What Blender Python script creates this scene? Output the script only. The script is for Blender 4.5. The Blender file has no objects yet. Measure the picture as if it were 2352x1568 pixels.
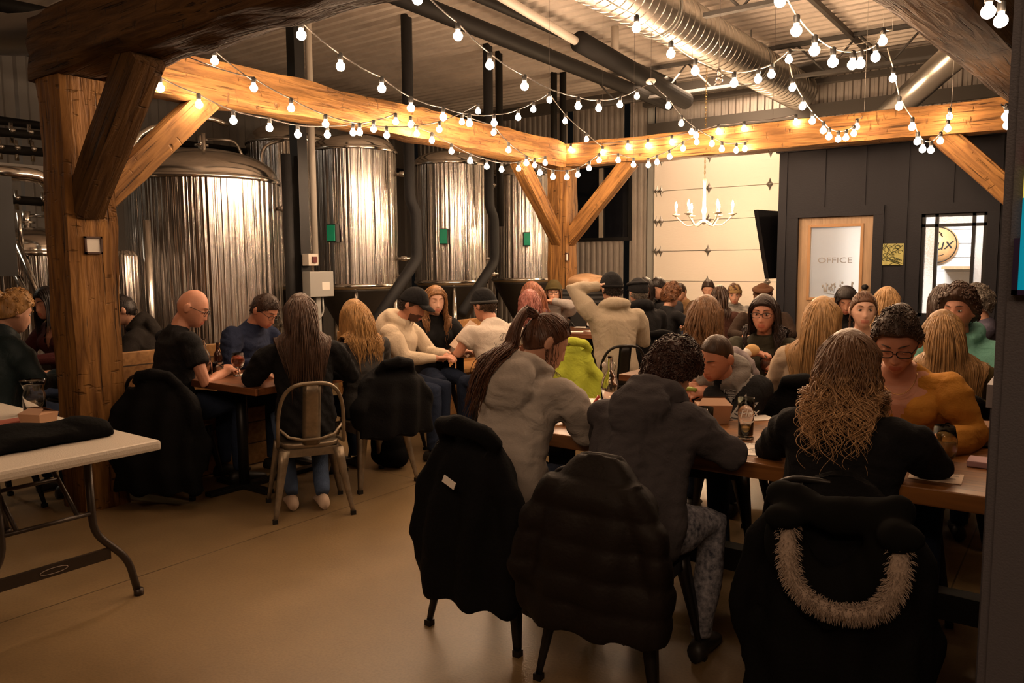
import bpy, bmesh, math, random
import numpy as np
from mathutils import Vector, Matrix, noise, Quaternion
R = math.radians; PI = math.pi
random.seed(7)
sc = bpy.context.scene
COL = sc.collection
# ---------------------------------------------------------------- camera
CZ = 1.5; FPX = 1800.0; PITCH = R(5.74); YAW = R(36.3); ROLL = R(.39)
FW = Vector((-math.sin(YAW), math.cos(YAW), 0)); RT = Vector((math.cos(YAW), math.sin(YAW), 0)); UP = Vector((0, 0, 1))
c_, s_ = math.cos(ROLL), math.sin(ROLL)
cfw = FW*math.cos(PITCH) - UP*math.sin(PITCH)
cup0 = FW*math.sin(PITCH) + UP*math.cos(PITCH)
crt = RT*c_ - cup0*s_; cup = RT*s_ + cup0*c_
cd = bpy.data.cameras.new('camera'); cam = bpy.data.objects.new('camera', cd); COL.objects.link(cam)
cd.sensor_width = 36; cd.lens = FPX/2352*36; cd.clip_start = .05; cd.clip_end = 100
m = Matrix((crt, cup, -cfw)).transposed().to_4x4(); m.translation = (0, 0, CZ); cam.matrix_world = m
sc.camera = cam
sc.view_settings.view_transform = 'Standard'; sc.view_settings.look = 'None'; sc.view_settings.gamma = 1
sc.view_settings.use_curve_mapping = False; sc.view_settings.exposure = 0.0
sc.cycles.max_bounces = 7; sc.cycles.diffuse_bounces = 3; sc.cycles.glossy_bounces = 3; sc.cycles.transmission_bounces = 7; sc.cycles.use_adaptive_sampling = True; sc.cycles.adaptive_threshold = .035
w = bpy.data.worlds.new('world'); sc.world = w; w.use_nodes = True
w.node_tree.nodes['Background'].inputs[0].default_value = (.5, .45, .4, 1); w.node_tree.nodes['Background'].inputs[1].default_value = .007
BULB_E = 225.0; WARM = (1, .665, .415)
def area(loc, tgt, sx, sy, e, col, name='lamp'):
    l = bpy.data.lights.new(name, 'AREA'); l.shape = 'RECTANGLE'; l.size = sx; l.size_y = sy; l.energy = e; l.color = col
    o = bpy.data.objects.new(name, l); COL.objects.link(o); o.location = loc
    o.rotation_euler = (Vector(tgt)-Vector(loc)).to_track_quat('-Z', 'Y').to_euler(); return o
# added fills behind the camera and before the white door; office, brewhouse lamps
area((1.2, -2.6, 4.0), (-1.0, 1.5, 0), 3.0, .3, 58, (1, .64, .40), 'foreground_fill_light')  # this and the next: unseen lamps added to brighten the foreground
area((-1.3, -1.2, 4.0), (-3.4, 1.5, 0), 2.0, .3, 30, (1, .64, .40), 'foreground_fill_light')
area((-10.3, 1.5, 3.9), (-10.3, 1.6, 0), 1.2, .2, 30, (1, .86, .66), 'brewhouse_strip_light')
area((-1.7, 9.7, 2.55), (-1.7, 9.7, 0), 1.2, .5, 175, (1, .93, .86), 'office_ceiling_light')
area((-.1, 9.6, 2.55), (-.1, 9.6, 0), .9, .5, 34, (1, .93, .86), 'office_ceiling_light')
area((-4.4, 10.4, 4.1), (-4.2, 11.6, .6), 1.6, .3, 100, (1, .68, .44), 'door_fill_light')  # added lamp that brightens the white door and far wall
# ---------------------------------------------------------------- helpers: picture ray -> point of the place
def ray(px, py):
    return cfw + crt*((px-1176)/FPX) + cup*((784-py)/FPX)
O = Vector((0, 0, CZ))
def atz(px, py, z): d = ray(px, py); return O + d*((z-CZ)/d.z)
def atX(px, py, X): d = ray(px, py); return O + d*(X/d.x)
def atY(px, py, Y): d = ray(px, py); return O + d*(Y/d.y)
def atF(px, py, F):
    d = ray(px, py); return O + d*(F/d.dot(FW))
# ---------------------------------------------------------------- materials
MATS = {}
def nd(nt, t, **k):
    n = nt.nodes.new(t)
    for a, b in k.items(): setattr(n, a, b)
    return n
def mat(name, col, rough=.6, metal=0., bump=0., bscale=40., var=0., vscale=6., sheen=0., trans=0., ior=1.45, stretch=(1, 1, 1), col2=None, aniso=0., emit=None, es=0., alpha=1., coat=0., spec=.5, detail=4, fold=0):
    if name in MATS: return MATS[name]
    M = bpy.data.materials.new(name); M.use_nodes = True; nt = M.node_tree; b = nt.nodes['Principled BSDF']; L = nt.links
    b.inputs['Base Color'].default_value = (*col, 1); b.inputs['Roughness'].default_value = rough; b.inputs['Metallic'].default_value = metal
    b.inputs['Specular IOR Level'].default_value = spec
    b.inputs['Transmission Weight'].default_value = trans; b.inputs['IOR'].default_value = ior; b.inputs['Alpha'].default_value = alpha
    b.inputs['Coat Weight'].default_value = coat
    if sheen: b.inputs['Sheen Weight'].default_value = sheen
    if emit: b.inputs['Emission Color'].default_value = (*emit, 1); b.inputs['Emission Strength'].default_value = es
    if bump or var or col2:
        tc = nd(nt, 'ShaderNodeTexCoord'); mp = nd(nt, 'ShaderNodeMapping'); mp.inputs['Scale'].default_value = stretch; L.new(tc.outputs['Object'], mp.inputs[0])
    if var or col2:
        n = nd(nt, 'ShaderNodeTexNoise'); n.inputs['Scale'].default_value = vscale; n.inputs['Detail'].default_value = 5; n.inputs['Roughness'].default_value = .65; L.new(mp.outputs[0], n.inputs['Vector'])
        r = nd(nt, 'ShaderNodeValToRGB'); r.color_ramp.elements[0].position = .3; r.color_ramp.elements[1].position = .7
        c2 = col2 or tuple(min(1, x*(1+var)) for x in col); c1 = col if col2 else tuple(x*(1-var) for x in col)
        r.color_ramp.elements[0].color = (*c1, 1); r.color_ramp.elements[1].color = (*c2, 1)
        L.new(n.outputs[0], r.inputs[0]); L.new(r.outputs[0], b.inputs['Base Color'])
    if bump:
        n2 = nd(nt, 'ShaderNodeTexNoise'); n2.inputs['Scale'].default_value = bscale; n2.inputs['Detail'].default_value = detail; L.new(mp.outputs[0], n2.inputs['Vector'])
        bu = nd(nt, 'ShaderNodeBump'); bu.inputs['Strength'].default_value = bump; bu.inputs['Distance'].default_value = .01; L.new(n2.outputs[0], bu.inputs['Height']); L.new(bu.outputs[0], b.inputs['Normal'])
    if fold:
        n3 = nd(nt, 'ShaderNodeTexNoise'); n3.inputs['Scale'].default_value = fold; n3.inputs['Detail'].default_value = 2; n3.inputs['Distortion'].default_value = 1.2; L.new(mp.outputs[0], n3.inputs['Vector']); b3 = nd(nt, 'ShaderNodeBump'); b3.inputs['Strength'].default_value = .8; b3.inputs['Distance'].default_value = .022; L.new(n3.outputs[0], b3.inputs['Height']); L.new(b3.outputs[0], bu.inputs['Normal'])
    if aniso:
        b.inputs['Anisotropic'].default_value = aniso
        tg = nd(nt, 'ShaderNodeTangent'); tg.direction_type = 'RADIAL'; tg.axis = 'Z'; L.new(tg.outputs[0], b.inputs['Tangent'])
    MATS[name] = M; return M
def timber_mat(k=1., nm='hewn timber'):
    M = bpy.data.materials.new(nm); M.use_nodes = True; nt = M.node_tree; b = nt.nodes['Principled BSDF']; L = nt.links
    tc = nd(nt, 'ShaderNodeTexCoord'); mp = nd(nt, 'ShaderNodeMapping'); mp.inputs['Scale'].default_value = (.9, 9, 9); L.new(tc.outputs['Object'], mp.inputs[0])
    n = nd(nt, 'ShaderNodeTexNoise'); n.inputs['Scale'].default_value = 3; n.inputs['Detail'].default_value = 7; n.inputs['Distortion'].default_value = .6; L.new(mp.outputs[0], n.inputs[0])
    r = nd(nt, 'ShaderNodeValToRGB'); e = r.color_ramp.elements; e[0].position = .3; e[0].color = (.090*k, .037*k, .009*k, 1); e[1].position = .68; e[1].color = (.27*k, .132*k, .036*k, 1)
    L.new(n.outputs[0], r.inputs[0])
    # dark checks along the grain and short adze cuts across it
    v = nd(nt, 'ShaderNodeTexNoise'); mp2 = nd(nt, 'ShaderNodeMapping'); mp2.inputs['Scale'].default_value = (1.2, 34, 34); L.new(tc.outputs['Object'], mp2.inputs[0]); L.new(mp2.outputs[0], v.inputs[0]); v.inputs['Scale'].default_value = 1.6; v.inputs['Detail'].default_value = 3
    rr = nd(nt, 'ShaderNodeValToRGB'); rr.color_ramp.elements[0].position = .30; rr.color_ramp.elements[0].color = (.12, .12, .12, 1); rr.color_ramp.elements[1].position = .38; L.new(v.outputs[0], rr.inputs[0])
    v3 = nd(nt, 'ShaderNodeTexNoise'); mp3 = nd(nt, 'ShaderNodeMapping'); mp3.inputs['Scale'].default_value = (19, 7, 7); L.new(tc.outputs['Object'], mp3.inputs[0]); L.new(mp3.outputs[0], v3.inputs[0]); v3.inputs['Scale'].default_value = 1.5; v3.inputs['Detail'].default_value = 2
    r3 = nd(nt, 'ShaderNodeValToRGB'); r3.color_ramp.elements[0].position = .24; r3.color_ramp.elements[0].color = (.35, .35, .35, 1); r3.color_ramp.elements[1].position = .36; L.new(v3.outputs[0], r3.inputs[0])
    m1 = nd(nt, 'ShaderNodeMixRGB', blend_type='MULTIPLY'); m1.inputs[0].default_value = .8; L.new(r.outputs[0], m1.inputs[1]); L.new(rr.outputs[0], m1.inputs[2])
    m2 = nd(nt, 'ShaderNodeMixRGB', blend_type='MULTIPLY'); m2.inputs[0].default_value = .8; L.new(m1.outputs[0], m2.inputs[1]); L.new(r3.outputs[0], m2.inputs[2]); L.new(m2.outputs[0], b.inputs['Base Color'])
    a = nd(nt, 'ShaderNodeMath', operation='MULTIPLY'); L.new(rr.outputs[0], a.inputs[0]); L.new(r3.outputs[0], a.inputs[1])
    a2 = nd(nt, 'ShaderNodeMath', operation='ADD'); L.new(a.outputs[0], a2.inputs[0]); L.new(n.outputs[0], a2.inputs[1])
    bu = nd(nt, 'ShaderNodeBump'); bu.inputs['Strength'].default_value = .7; bu.inputs['Distance'].default_value = .02; L.new(a2.outputs[0], bu.inputs['Height']); L.new(bu.outputs[0], b.inputs['Normal'])
    b.inputs['Roughness'].default_value = .75; b.inputs['Specular IOR Level'].default_value = .25; return M
TIMBER = timber_mat(); TIMDK = timber_mat(.36, 'dark hewn timber')  # second one: same timber, colour scaled darker for overhead beams and a brace
def plank_mat(name, c1, c2, pitch, axis=1, rough=.4, coat=.0, seam=.03, along=.8):
    """boards: seams every `pitch` m across the given local axis, grain along the other"""
    M = bpy.data.materials.new(name); M.use_nodes = True; nt = M.node_tree; b = nt.nodes['Principled BSDF']; L = nt.links
    tc = nd(nt, 'ShaderNodeTexCoord'); sp = nd(nt, 'ShaderNodeSeparateXYZ'); L.new(tc.outputs['Object'], sp.inputs[0])
    dv = nd(nt, 'ShaderNodeMath', operation='DIVIDE'); L.new(sp.outputs[axis], dv.inputs[0]); dv.inputs[1].default_value = pitch
    fr = nd(nt, 'ShaderNodeMath', operation='FRACT'); L.new(dv.outputs[0], fr.inputs[0]); fl = nd(nt, 'ShaderNodeMath', operation='FLOOR'); L.new(dv.outputs[0], fl.inputs[0])
    lt = nd(nt, 'ShaderNodeMath', operation='GREATER_THAN'); L.new(fr.outputs[0], lt.inputs[0]); lt.inputs[1].default_value = seam
    mp = nd(nt, 'ShaderNodeMapping'); s = [14, 14, 14]; s[0 if axis != 0 else (1 if axis == 0 else 0)] = along; mp.inputs['Scale'].default_value = s; L.new(tc.outputs['Object'], mp.inputs[0])
    ad = nd(nt, 'ShaderNodeVectorMath', operation='ADD'); L.new(mp.outputs[0], ad.inputs[0]); mu = nd(nt, 'ShaderNodeMath', operation='MULTIPLY'); L.new(fl.outputs[0], mu.inputs[0]); mu.inputs[1].default_value = 7.3
    cb = nd(nt, 'ShaderNodeCombineXYZ'); L.new(mu.outputs[0], cb.inputs[0]); L.new(mu.outputs[0], cb.inputs[1]); L.new(cb.outputs[0], ad.inputs[1])
    n = nd(nt, 'ShaderNodeTexNoise'); n.inputs['Scale'].default_value = 1.6; n.inputs['Detail'].default_value = 6; n.inputs['Distortion'].default_value = .8; L.new(ad.outputs[0], n.inputs[0])
    wn = nd(nt, 'ShaderNodeTexWhiteNoise', noise_dimensions='1D'); L.new(fl.outputs[0], wn.inputs['W'])
    mx = nd(nt, 'ShaderNodeMath', operation='MULTIPLY_ADD'); L.new(wn.outputs[0], mx.inputs[0]); mx.inputs[1].default_value = .22; L.new(n.outputs[0], mx.inputs[2])
    r = nd(nt, 'ShaderNodeValToRGB'); e = r.color_ramp.elements; e[0].position = .38; e[0].color = (*c1, 1); e[1].position = .82; e[1].color = (*c2, 1); L.new(mx.outputs[0], r.inputs[0])
    m1 = nd(nt, 'ShaderNodeMixRGB', blend_type='MULTIPLY'); m1.inputs[0].default_value = .85; L.new(r.outputs[0], m1.inputs[1]); L.new(lt.outputs[0], m1.inputs[2]); L.new(m1.outputs[0], b.inputs['Base Color'])
    bu = nd(nt, 'ShaderNodeBump'); bu.inputs['Strength'].default_value = .5; bu.inputs['Distance'].default_value = .004; L.new(lt.outputs[0], bu.inputs['Height']); L.new(bu.outputs[0], b.inputs['Normal'])
    b.inputs['Roughness'].default_value = rough; b.inputs['Coat Weight'].default_value = coat; b.inputs['Coat Roughness'].default_value = .25; return M
def floor_mat():
    M = bpy.data.materials.new('concrete floor'); M.use_nodes = True; nt = M.node_tree; b = nt.nodes['Principled BSDF']; L = nt.links
    tc = nd(nt, 'ShaderNodeTexCoord')
    n = nd(nt, 'ShaderNodeTexNoise'); n.inputs['Scale'].default_value = .9; n.inputs['Detail'].default_value = 8; n.inputs['Roughness'].default_value = .6; L.new(tc.outputs['Object'], n.inputs[0])
    r = nd(nt, 'ShaderNodeValToRGB'); e = r.color_ramp.elements; e[0].position = .3; e[0].color = (.150, .100, .048, 1); e[1].position = .72; e[1].color = (.285, .195, .096, 1); L.new(n.outputs[0], r.inputs[0])
    n2 = nd(nt, 'ShaderNodeTexNoise'); n2.inputs['Scale'].default_value = 90; n2.inputs['Detail'].default_value = 3; L.new(tc.outputs['Object'], n2.inputs[0])
    r2 = nd(nt, 'ShaderNodeValToRGB'); r2.color_ramp.elements[0].position = .3; r2.color_ramp.elements[0].color = (.72, .72, .72, 1); r2.color_ramp.elements[1].position = .6; L.new(n2.outputs[0], r2.inputs[0])
    m1 = nd(nt, 'ShaderNodeMixRGB', blend_type='MULTIPLY'); m1.inputs[0].default_value = .6; L.new(r.outputs[0], m1.inputs[1]); L.new(r2.outputs[0], m1.inputs[2])
    sp = nd(nt, 'ShaderNodeSeparateXYZ'); L.new(tc.outputs['Object'], sp.inputs[0])
    def joint(ax, pos, step):
        a = nd(nt, 'ShaderNodeMath', operation='SUBTRACT'); L.new(sp.outputs[ax], a.inputs[0]); a.inputs[1].default_value = pos
        p = nd(nt, 'ShaderNodeMath', operation='PINGPONG'); L.new(a.outputs[0], p.inputs[0]); p.inputs[1].default_value = step/2
        g = nd(nt, 'ShaderNodeMath', operation='GREATER_THAN'); L.new(p.outputs[0], g.inputs[0]); g.inputs[1].default_value = .0035; return g
    j1 = joint(0, JX, 3.2); j2 = joint(1, JY, 3.4); mn = nd(nt, 'ShaderNodeMath', operation='MINIMUM'); L.new(j1.outputs[0], mn.inputs[0]); L.new(j2.outputs[0], mn.inputs[1])
    m2 = nd(nt, 'ShaderNodeMixRGB', blend_type='MULTIPLY'); m2.inputs[0].default_value = .72; L.new(m1.outputs[0], m2.inputs[1]); L.new(mn.outputs[0], m2.inputs[2]); L.new(m2.outputs[0], b.inputs['Base Color'])
    rr = nd(nt, 'ShaderNodeMapRange'); L.new(n.outputs[0], rr.inputs[0]); rr.inputs[3].default_value = .28; rr.inputs[4].default_value = .5; L.new(rr.outputs[0], b.inputs['Roughness'])
    bu = nd(nt, 'ShaderNodeBump'); bu.inputs['Strength'].default_value = .15; bu.inputs['Distance'].default_value = .004; L.new(n2.outputs[0], bu.inputs['Height']); L.new(bu.outputs[0], b.inputs['Normal'])
    return M
q = (atz(0, 1429, 0)+atz(985, 1102, 0))/2; JX = q.x
q = (atz(847, 1079, 0)+atz(1000, 1106, 0))/2; JY = q.y
def tank_mat():
    M = bpy.data.materials.new('brushed stainless'); M.use_nodes = True; nt = M.node_tree; b = nt.nodes['Principled BSDF']; L = nt.links
    b.inputs['Base Color'].default_value = (.66, .63, .60, 1); b.inputs['Metallic'].default_value = 1; b.inputs['Roughness'].default_value = .15; b.inputs['Anisotropic'].default_value = 1
    tg = nd(nt, 'ShaderNodeTangent'); tg.direction_type = 'RADIAL'; tg.axis = 'Z'; L.new(tg.outputs[0], b.inputs['Tangent']); b.inputs['Anisotropic Rotation'].default_value = ANROT
    tc = nd(nt, 'ShaderNodeTexCoord'); mp = nd(nt, 'ShaderNodeMapping'); mp.inputs['Scale'].default_value = (1, 1, .004); L.new(tc.outputs['Object'], mp.inputs[0])
    n = nd(nt, 'ShaderNodeTexNoise'); n.inputs['Scale'].default_value = 24; n.inputs['Detail'].default_value = 2; L.new(mp.outputs[0], n.inputs[0])
    bu = nd(nt, 'ShaderNodeBump'); bu.inputs['Strength'].default_value = .75; bu.inputs['Distance'].default_value = .045; L.new(n.outputs[0], bu.inputs['Height']); L.new(bu.outputs[0], b.inputs['Normal'])
    return M
ANROT = .25
# ---------------------------------------------------------------- mesh builder
class MB:
    def __init__(s): s.v = []; s.f = []; s.mi = []; s.sm = []
    def add(s, vs, fs, mi=0, smooth=True):
        o = len(s.v); s.v += [tuple(v) for v in vs]; s.f += [[i+o for i in f] for f in fs]; s.mi += [mi]*len(fs); s.sm += [smooth]*len(fs); return s
    def box(s, c, d, rot=None, mi=0, bev=0):
        hx, hy, hz = d[0]/2, d[1]/2, d[2]/2; c = Vector(c)
        if bev:
            bm = bmesh.new(); bmesh.ops.create_cube(bm, size=1, matrix=Matrix.Diagonal((d[0], d[1], d[2], 1)))
            bmesh.ops.bevel(bm, geom=bm.edges[:], offset=bev, segments=2, affect='EDGES', profile=.6)
            vs = [v.co.copy() for v in bm.verts]; bm.verts.index_update(); fs = [[v.index for v in f.verts] for f in bm.faces]; bm.free()
        else:
            vs = [Vector((x*hx, y*hy, z*hz)) for x in (-1, 1) for y in (-1, 1) for z in (-1, 1)]
            fs = [[0, 1, 3, 2], [4, 6, 7, 5], [0, 4, 5, 1], [2, 3, 7, 6], [0, 2, 6, 4], [1, 5, 7, 3]]
        if rot is not None: vs = [rot@v for v in vs]
        return s.add([v+c for v in vs], fs, mi, False)
    def bb(s, a, b, mi=0, bev=0):
        a, b = Vector(a), Vector(b); return s.box((a+b)/2, [abs(x) for x in (b-a)], None, mi, bev)
    def tube(s, pts, r, n=10, mi=0, cap=True, flat=1., up=None, closed=False):
        pts = [Vector(p) for p in pts]; m = len(pts); rs = r if hasattr(r, '__len__') else [r]*m
        u = None; vs = []
        for i, p in enumerate(pts):
            if closed: t = pts[(i+1) % m]-pts[i-1]
            else: t = pts[min(i+1, m-1)]-pts[max(i-1, 0)]
            if t.length < 1e-9: t = Vector((0, 0, 1))
            t.normalize()
            if u is None:
                u = Vector(up) if up else (Vector((0, 0, 1)) if abs(t.z) < .9 else Vector((1, 0, 0)))
            u = u - t*u.dot(t)
            if u.length < 1e-6: u = t.orthogonal()
            u.normalize(); w2 = t.cross(u)
            for k in range(n):
                a = 2*PI*k/n; vs.append(p + (u*math.cos(a)*flat + w2*math.sin(a))*rs[i])
        fs = []
        for i in range(m if closed else m-1):
            j = (i+1) % m
            for k in range(n): k2 = (k+1) % n; fs.append([i*n+k, i*n+k2, j*n+k2, j*n+k])
        if cap and not closed: fs.append([k for k in range(n)][::-1]); fs.append([(m-1)*n+k for k in range(n)])
        return s.add(vs, fs, mi)
    def lathe(s, prof, c=(0, 0, 0), n=32, mi=0, smooth=True, capb=True, capt=True):
        c = Vector(c); vs = [c+Vector((r*math.cos(2*PI*k/n), r*math.sin(2*PI*k/n), z)) for r, z in prof for k in range(n)]; m = len(prof)
        fs = [[i*n+k, i*n+(k+1) % n, (i+1)*n+(k+1) % n, (i+1)*n+k] for i in range(m-1) for k in range(n)]
        if capb: fs.append([k for k in range(n)][::-1])
        if capt: fs.append([(m-1)*n+k for k in range(n)])
        return s.add(vs, fs, mi, smooth)
    def ell(s, c, r, rot=None, n=16, m=10, mi=0):
        c = Vector(c); vs = []
        for i in range(1, m):
            t = PI*i/m
            for k in range(n):
                a = 2*PI*k/n; v = Vector((r[0]*math.sin(t)*math.cos(a), r[1]*math.sin(t)*math.sin(a), r[2]*math.cos(t))); vs.append(c + (rot@v if rot else v))
        top = Vector((0, 0, r[2])); bot = -top
        vs += [c+(rot@top if rot else top), c+(rot@bot if rot else bot)]; T = len(vs)-2; fs = []
        for i in range(m-2):
            for k in range(n): k2 = (k+1) % n; fs.append([i*n+k, (i+1)*n+k, (i+1)*n+k2, i*n+k2])
        for k in range(n): k2 = (k+1) % n; fs.append([T, k, k2]); fs.append([T+1, (m-2)*n+k2, (m-2)*n+k])
        return s.add(vs, fs, mi)
    def loft(s, rings, mi=0, cap=True):
        n = len(rings[0]); vs = [p for r_ in rings for p in r_]
        fs = [[i*n+k, i*n+(k+1) % n, (i+1)*n+(k+1) % n, (i+1)*n+k] for i in range(len(rings)-1) for k in range(n)]
        if cap: fs += [list(range(n))[::-1], [(len(rings)-1)*n+k for k in range(n)]]
        return s.add(vs, fs, mi)
    def mesh(s, name, mats):
        me = bpy.data.meshes.new(name); me.from_pydata(s.v, [], s.f); me.polygons.foreach_set('material_index', s.mi); me.polygons.foreach_set('use_smooth', s.sm)
        for m_ in (mats if isinstance(mats, (list, tuple)) else [mats]): me.materials.append(m_)
        me.update(); return me
    def build(s, name, mats, parent=None, label=None, cat=None, group=None, kind=None, loc=None):
        o = bpy.data.objects.new(name, s.mesh(name, mats)); COL.objects.link(o)
        if parent: o.parent = parent
        if loc is not None: o.location = loc
        tag(o, label, cat, group, kind); return o
def tag(o, label=None, cat=None, group=None, kind=None):
    for k, v in (('label', label), ('category', cat), ('group', group), ('kind', kind)):
        if v: o[k] = v
    return o
def empty(name, loc=(0, 0, 0), rz=0, label=None, cat=None, group=None):
    o = bpy.data.objects.new(name, None); COL.objects.link(o); o.location = loc; o.rotation_euler = (0, 0, rz); o.empty_display_size = .1
    return tag(o, label, cat, group)
def copy_tree(o, parent=None):
    c = o.copy(); COL.objects.link(c)
    if parent: c.parent = parent
    for ch in list(o.children): copy_tree(ch, c)
    return c
def arc(c, a, b, r, t0, t1, n=8):
    c, a, b = Vector(c), Vector(a), Vector(b); return [c + a*r*math.cos(t0+(t1-t0)*i/n) + b*r*math.sin(t0+(t1-t0)*i/n) for i in range(n+1)]
def fillet(pts, r=.08, n=5):
    pts = [Vector(p) for p in pts]; out = [pts[0]]
    for i in range(1, len(pts)-1):
        p = pts[i]; a = (pts[i-1]-p); b = (pts[i+1]-p); ra = min(r, a.length*.45, b.length*.45); A = p+a.normalized()*ra; B = p+b.normalized()*ra
        for k in range(n+1): t = k/n; out.append(A*(1-t)**2 + p*2*t*(1-t) + B*t*t)
    return out+[pts[-1]]
def text_obj(name, body, size, M4, material, parent=None, extrude=.001, shear=0., align='CENTER', sx=1., label=None):
    cu = bpy.data.curves.new(name, 'FONT'); cu.body = body; cu.size = size; cu.extrude = extrude; cu.shear = shear; cu.align_x = align; cu.align_y = 'CENTER'; cu.resolution_u = 3
    o = bpy.data.objects.new(name, cu); COL.objects.link(o); dg = bpy.context.evaluated_depsgraph_get(); me = bpy.data.meshes.new_from_object(o.evaluated_get(dg)); bpy.data.objects.remove(o)
    me.materials.clear(); me.materials.append(material); o = bpy.data.objects.new(name, me); COL.objects.link(o)
    if parent: o.parent = parent
    o.matrix_local = M4 @ Matrix.Diagonal((sx, 1, 1, 1)); return o
def frame4(o, x, y):
    x = Vector(x).normalized(); y = Vector(y); y = (y-x*y.dot(x)).normalized(); m_ = Matrix((x, y, x.cross(y))).transposed().to_4x4(); m_.translation = o; return m_
# ================================================================= the room
DARK = mat('navy black paint', (.0105, .0105, .0145), .6, bump=.15, bscale=60, spec=.3)
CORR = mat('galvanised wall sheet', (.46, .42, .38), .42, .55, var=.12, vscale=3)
DECK = mat('ceiling deck', (.74, .66, .58), .5, .15, var=.2, vscale=1.5)
WHITE = mat('white door panel', (.80, .74, .66), .55, bump=.25, bscale=90, stretch=(.2, 1, 1))
BLKM = mat('black iron', (.012, .012, .012), .45, .3)
STEEL = mat('polished stainless', (.70, .67, .63), .16, 1.)
GALV = mat('spiral duct steel', (.62, .60, .56), .30, 1.)
GREYM = mat('grey enclosure', (.33, .33, .31), .5, .2)
TANK = tank_mat()
BLK = mat('black rubber foam', (.012, .012, .013), .7, bump=.2, bscale=80)
GLASS = mat('clear glass', (.95, .95, .95), .02, trans=1., ior=1.45)
ZC = 4.35; XL = -11.4; XR = 6.0; YN = -4.5; YF = 12.25; YO = 8.75
MB().bb((XL-.2, YN-.2, -.12), (XR+.2, YF+.2, 0)).build('floor', floor_mat(), kind='structure')
def corrugate(name, p0, ux, uz, L_, H_, pitch, amp, M_, nrm, flat=.55):
    """sheet with trapezoid ribs running along uz"""
    p0, ux, uz, nrm = Vector(p0), Vector(ux), Vector(uz), Vector(nrm); xs = []
    k = int(L_/pitch)
    for i in range(k):
        x = i*pitch
        for a, h in ((0, 0), (.40, 0), (.52, 1), (.88, 1)): xs.append((x+a*pitch, h*amp))
    xs.append((k*pitch, 0)); vs = []
    for x, h in xs: vs += [p0+ux*x+nrm*h, p0+ux*x+nrm*h+uz*H_]
    fs = [[2*i, 2*i+2, 2*i+3, 2*i+1] for i in range(len(xs)-1)]
    return MB().add(vs, fs, 0, False).build(name, M_, kind='structure')
corrugate('ceiling', (XL, YN, ZC), (0, 1, 0), (1, 0, 0), YF-YN, XR-XL, .19, .04, DECK, (0, 0, -1))
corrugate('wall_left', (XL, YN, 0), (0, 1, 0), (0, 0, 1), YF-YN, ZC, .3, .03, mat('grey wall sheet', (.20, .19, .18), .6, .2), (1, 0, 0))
MB().bb((XL, YN-.15, 0), (XR, YN, ZC)).build('wall_back', mat('dark bar wall', (.10, .075, .06), .6), kind='structure')
MB().bb((XR, YN, 0), (XR+.15, YF, ZC)).build('wall_right', mat('dark bar wall', (.10, .075, .06), .6), kind='structure')
# far wall: ribbed sheet left of and above the white sectional door
gl = atY(1504, 500, YF).x; gtop = atY(1600, 318, YF).z
wl = atY(1316, 500, YF).x; wr = atY(1446, 500, YF).x; wt = atY(1400, 385, YF).z; wb = atY(1380, 546, YF).z
def cor_wall(name, x0, x1, z0, z1): return corrugate(name, (x0, YF, z0), (1, 0, 0), (0, 0, 1), x1-x0, z1-z0, .115, .028, CORR, (0, -1, 0))
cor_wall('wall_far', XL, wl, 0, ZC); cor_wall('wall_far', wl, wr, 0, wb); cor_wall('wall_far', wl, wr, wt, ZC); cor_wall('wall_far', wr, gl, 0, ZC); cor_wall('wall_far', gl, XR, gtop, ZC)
# night window beside the door
wo = empty('window_1', ((wl+wr)/2, YF, wb)); tag(wo, kind='structure')
NIGHT = mat('night window glass', (.004, .005, .008), .06, spec=.6)
MB().bb((-(wr-wl)/2, .01, 0), ((wr-wl)/2, .04, wt-wb)).build('window_pane', NIGHT, wo)
fr = MB(); hw = (wr-wl)/2
for a, b in (((-hw, -.05, -.06), (hw, .03, .0)), ((-hw, -.05, wt-wb), (hw, .03, wt-wb+.05)), ((-hw-.05, -.05, -.06), (-hw, .03, wt-wb+.05)), ((hw, -.05, -.06), (hw+.05, .03, wt-wb+.05))): fr.bb(a, b)
fr.build('window_frame', BLKM, wo)
MB().bb((-.02, -.03, 0), (.05, .02, wt-wb)).build('window_mullion', mat('pale mullion', (.35, .30, .24), .5), wo)
# white sectional overhead door with hinges
DR = atY(1800, 500, YF).x+.7
gd = empty('door_1', (gl, YF, 0)); tag(gd, kind='structure')
ph = .50; nP = 8
z3 = atY(1510, 577, YF).z
pan = MB(); zb = z3-ph*math.floor(z3/ph); zs = [0]+[zb+ph*i for i in range(nP) if zb+ph*i > .05]
zs = [z for z in zs if z < gtop]+[gtop]
for a, b in zip(zs[:-1], zs[1:]):
    pan.bb((0, -.03, a+.004), (DR-gl, .04, b-.004), bev=.004)
    for k in range(1, 4): pan.bb((0, -.033, a+(b-a)*k/4-.002), (DR-gl, -.03, a+(b-a)*k/4+.002))
pan.build('door_panel', WHITE, gd)
HM = mat('hinge steel', (.30, .28, .26), .35, .8)
def hinge(x, z, w=.055, h=.10):
    b = MB(); b.add([(x-w, -.034, z), (x-w*.35, -.034, z+h*.45), (x, -.034, z+h), (x+w*.35, -.034, z+h*.45), (x+w, -.034, z), (x+w*.35, -.034, z-h*.45), (x, -.034, z-h), (x-w*.35, -.034, z-h*.45),
        (x, -.06, z)], [[i, (i+1) % 8, 8] for i in range(8)][::-1], 0, False)
    b.tube([(x-w*.9, -.05, z), (x+w*.9, -.05, z)], .012, 8); return b.build('hinge', HM, gd)
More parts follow.
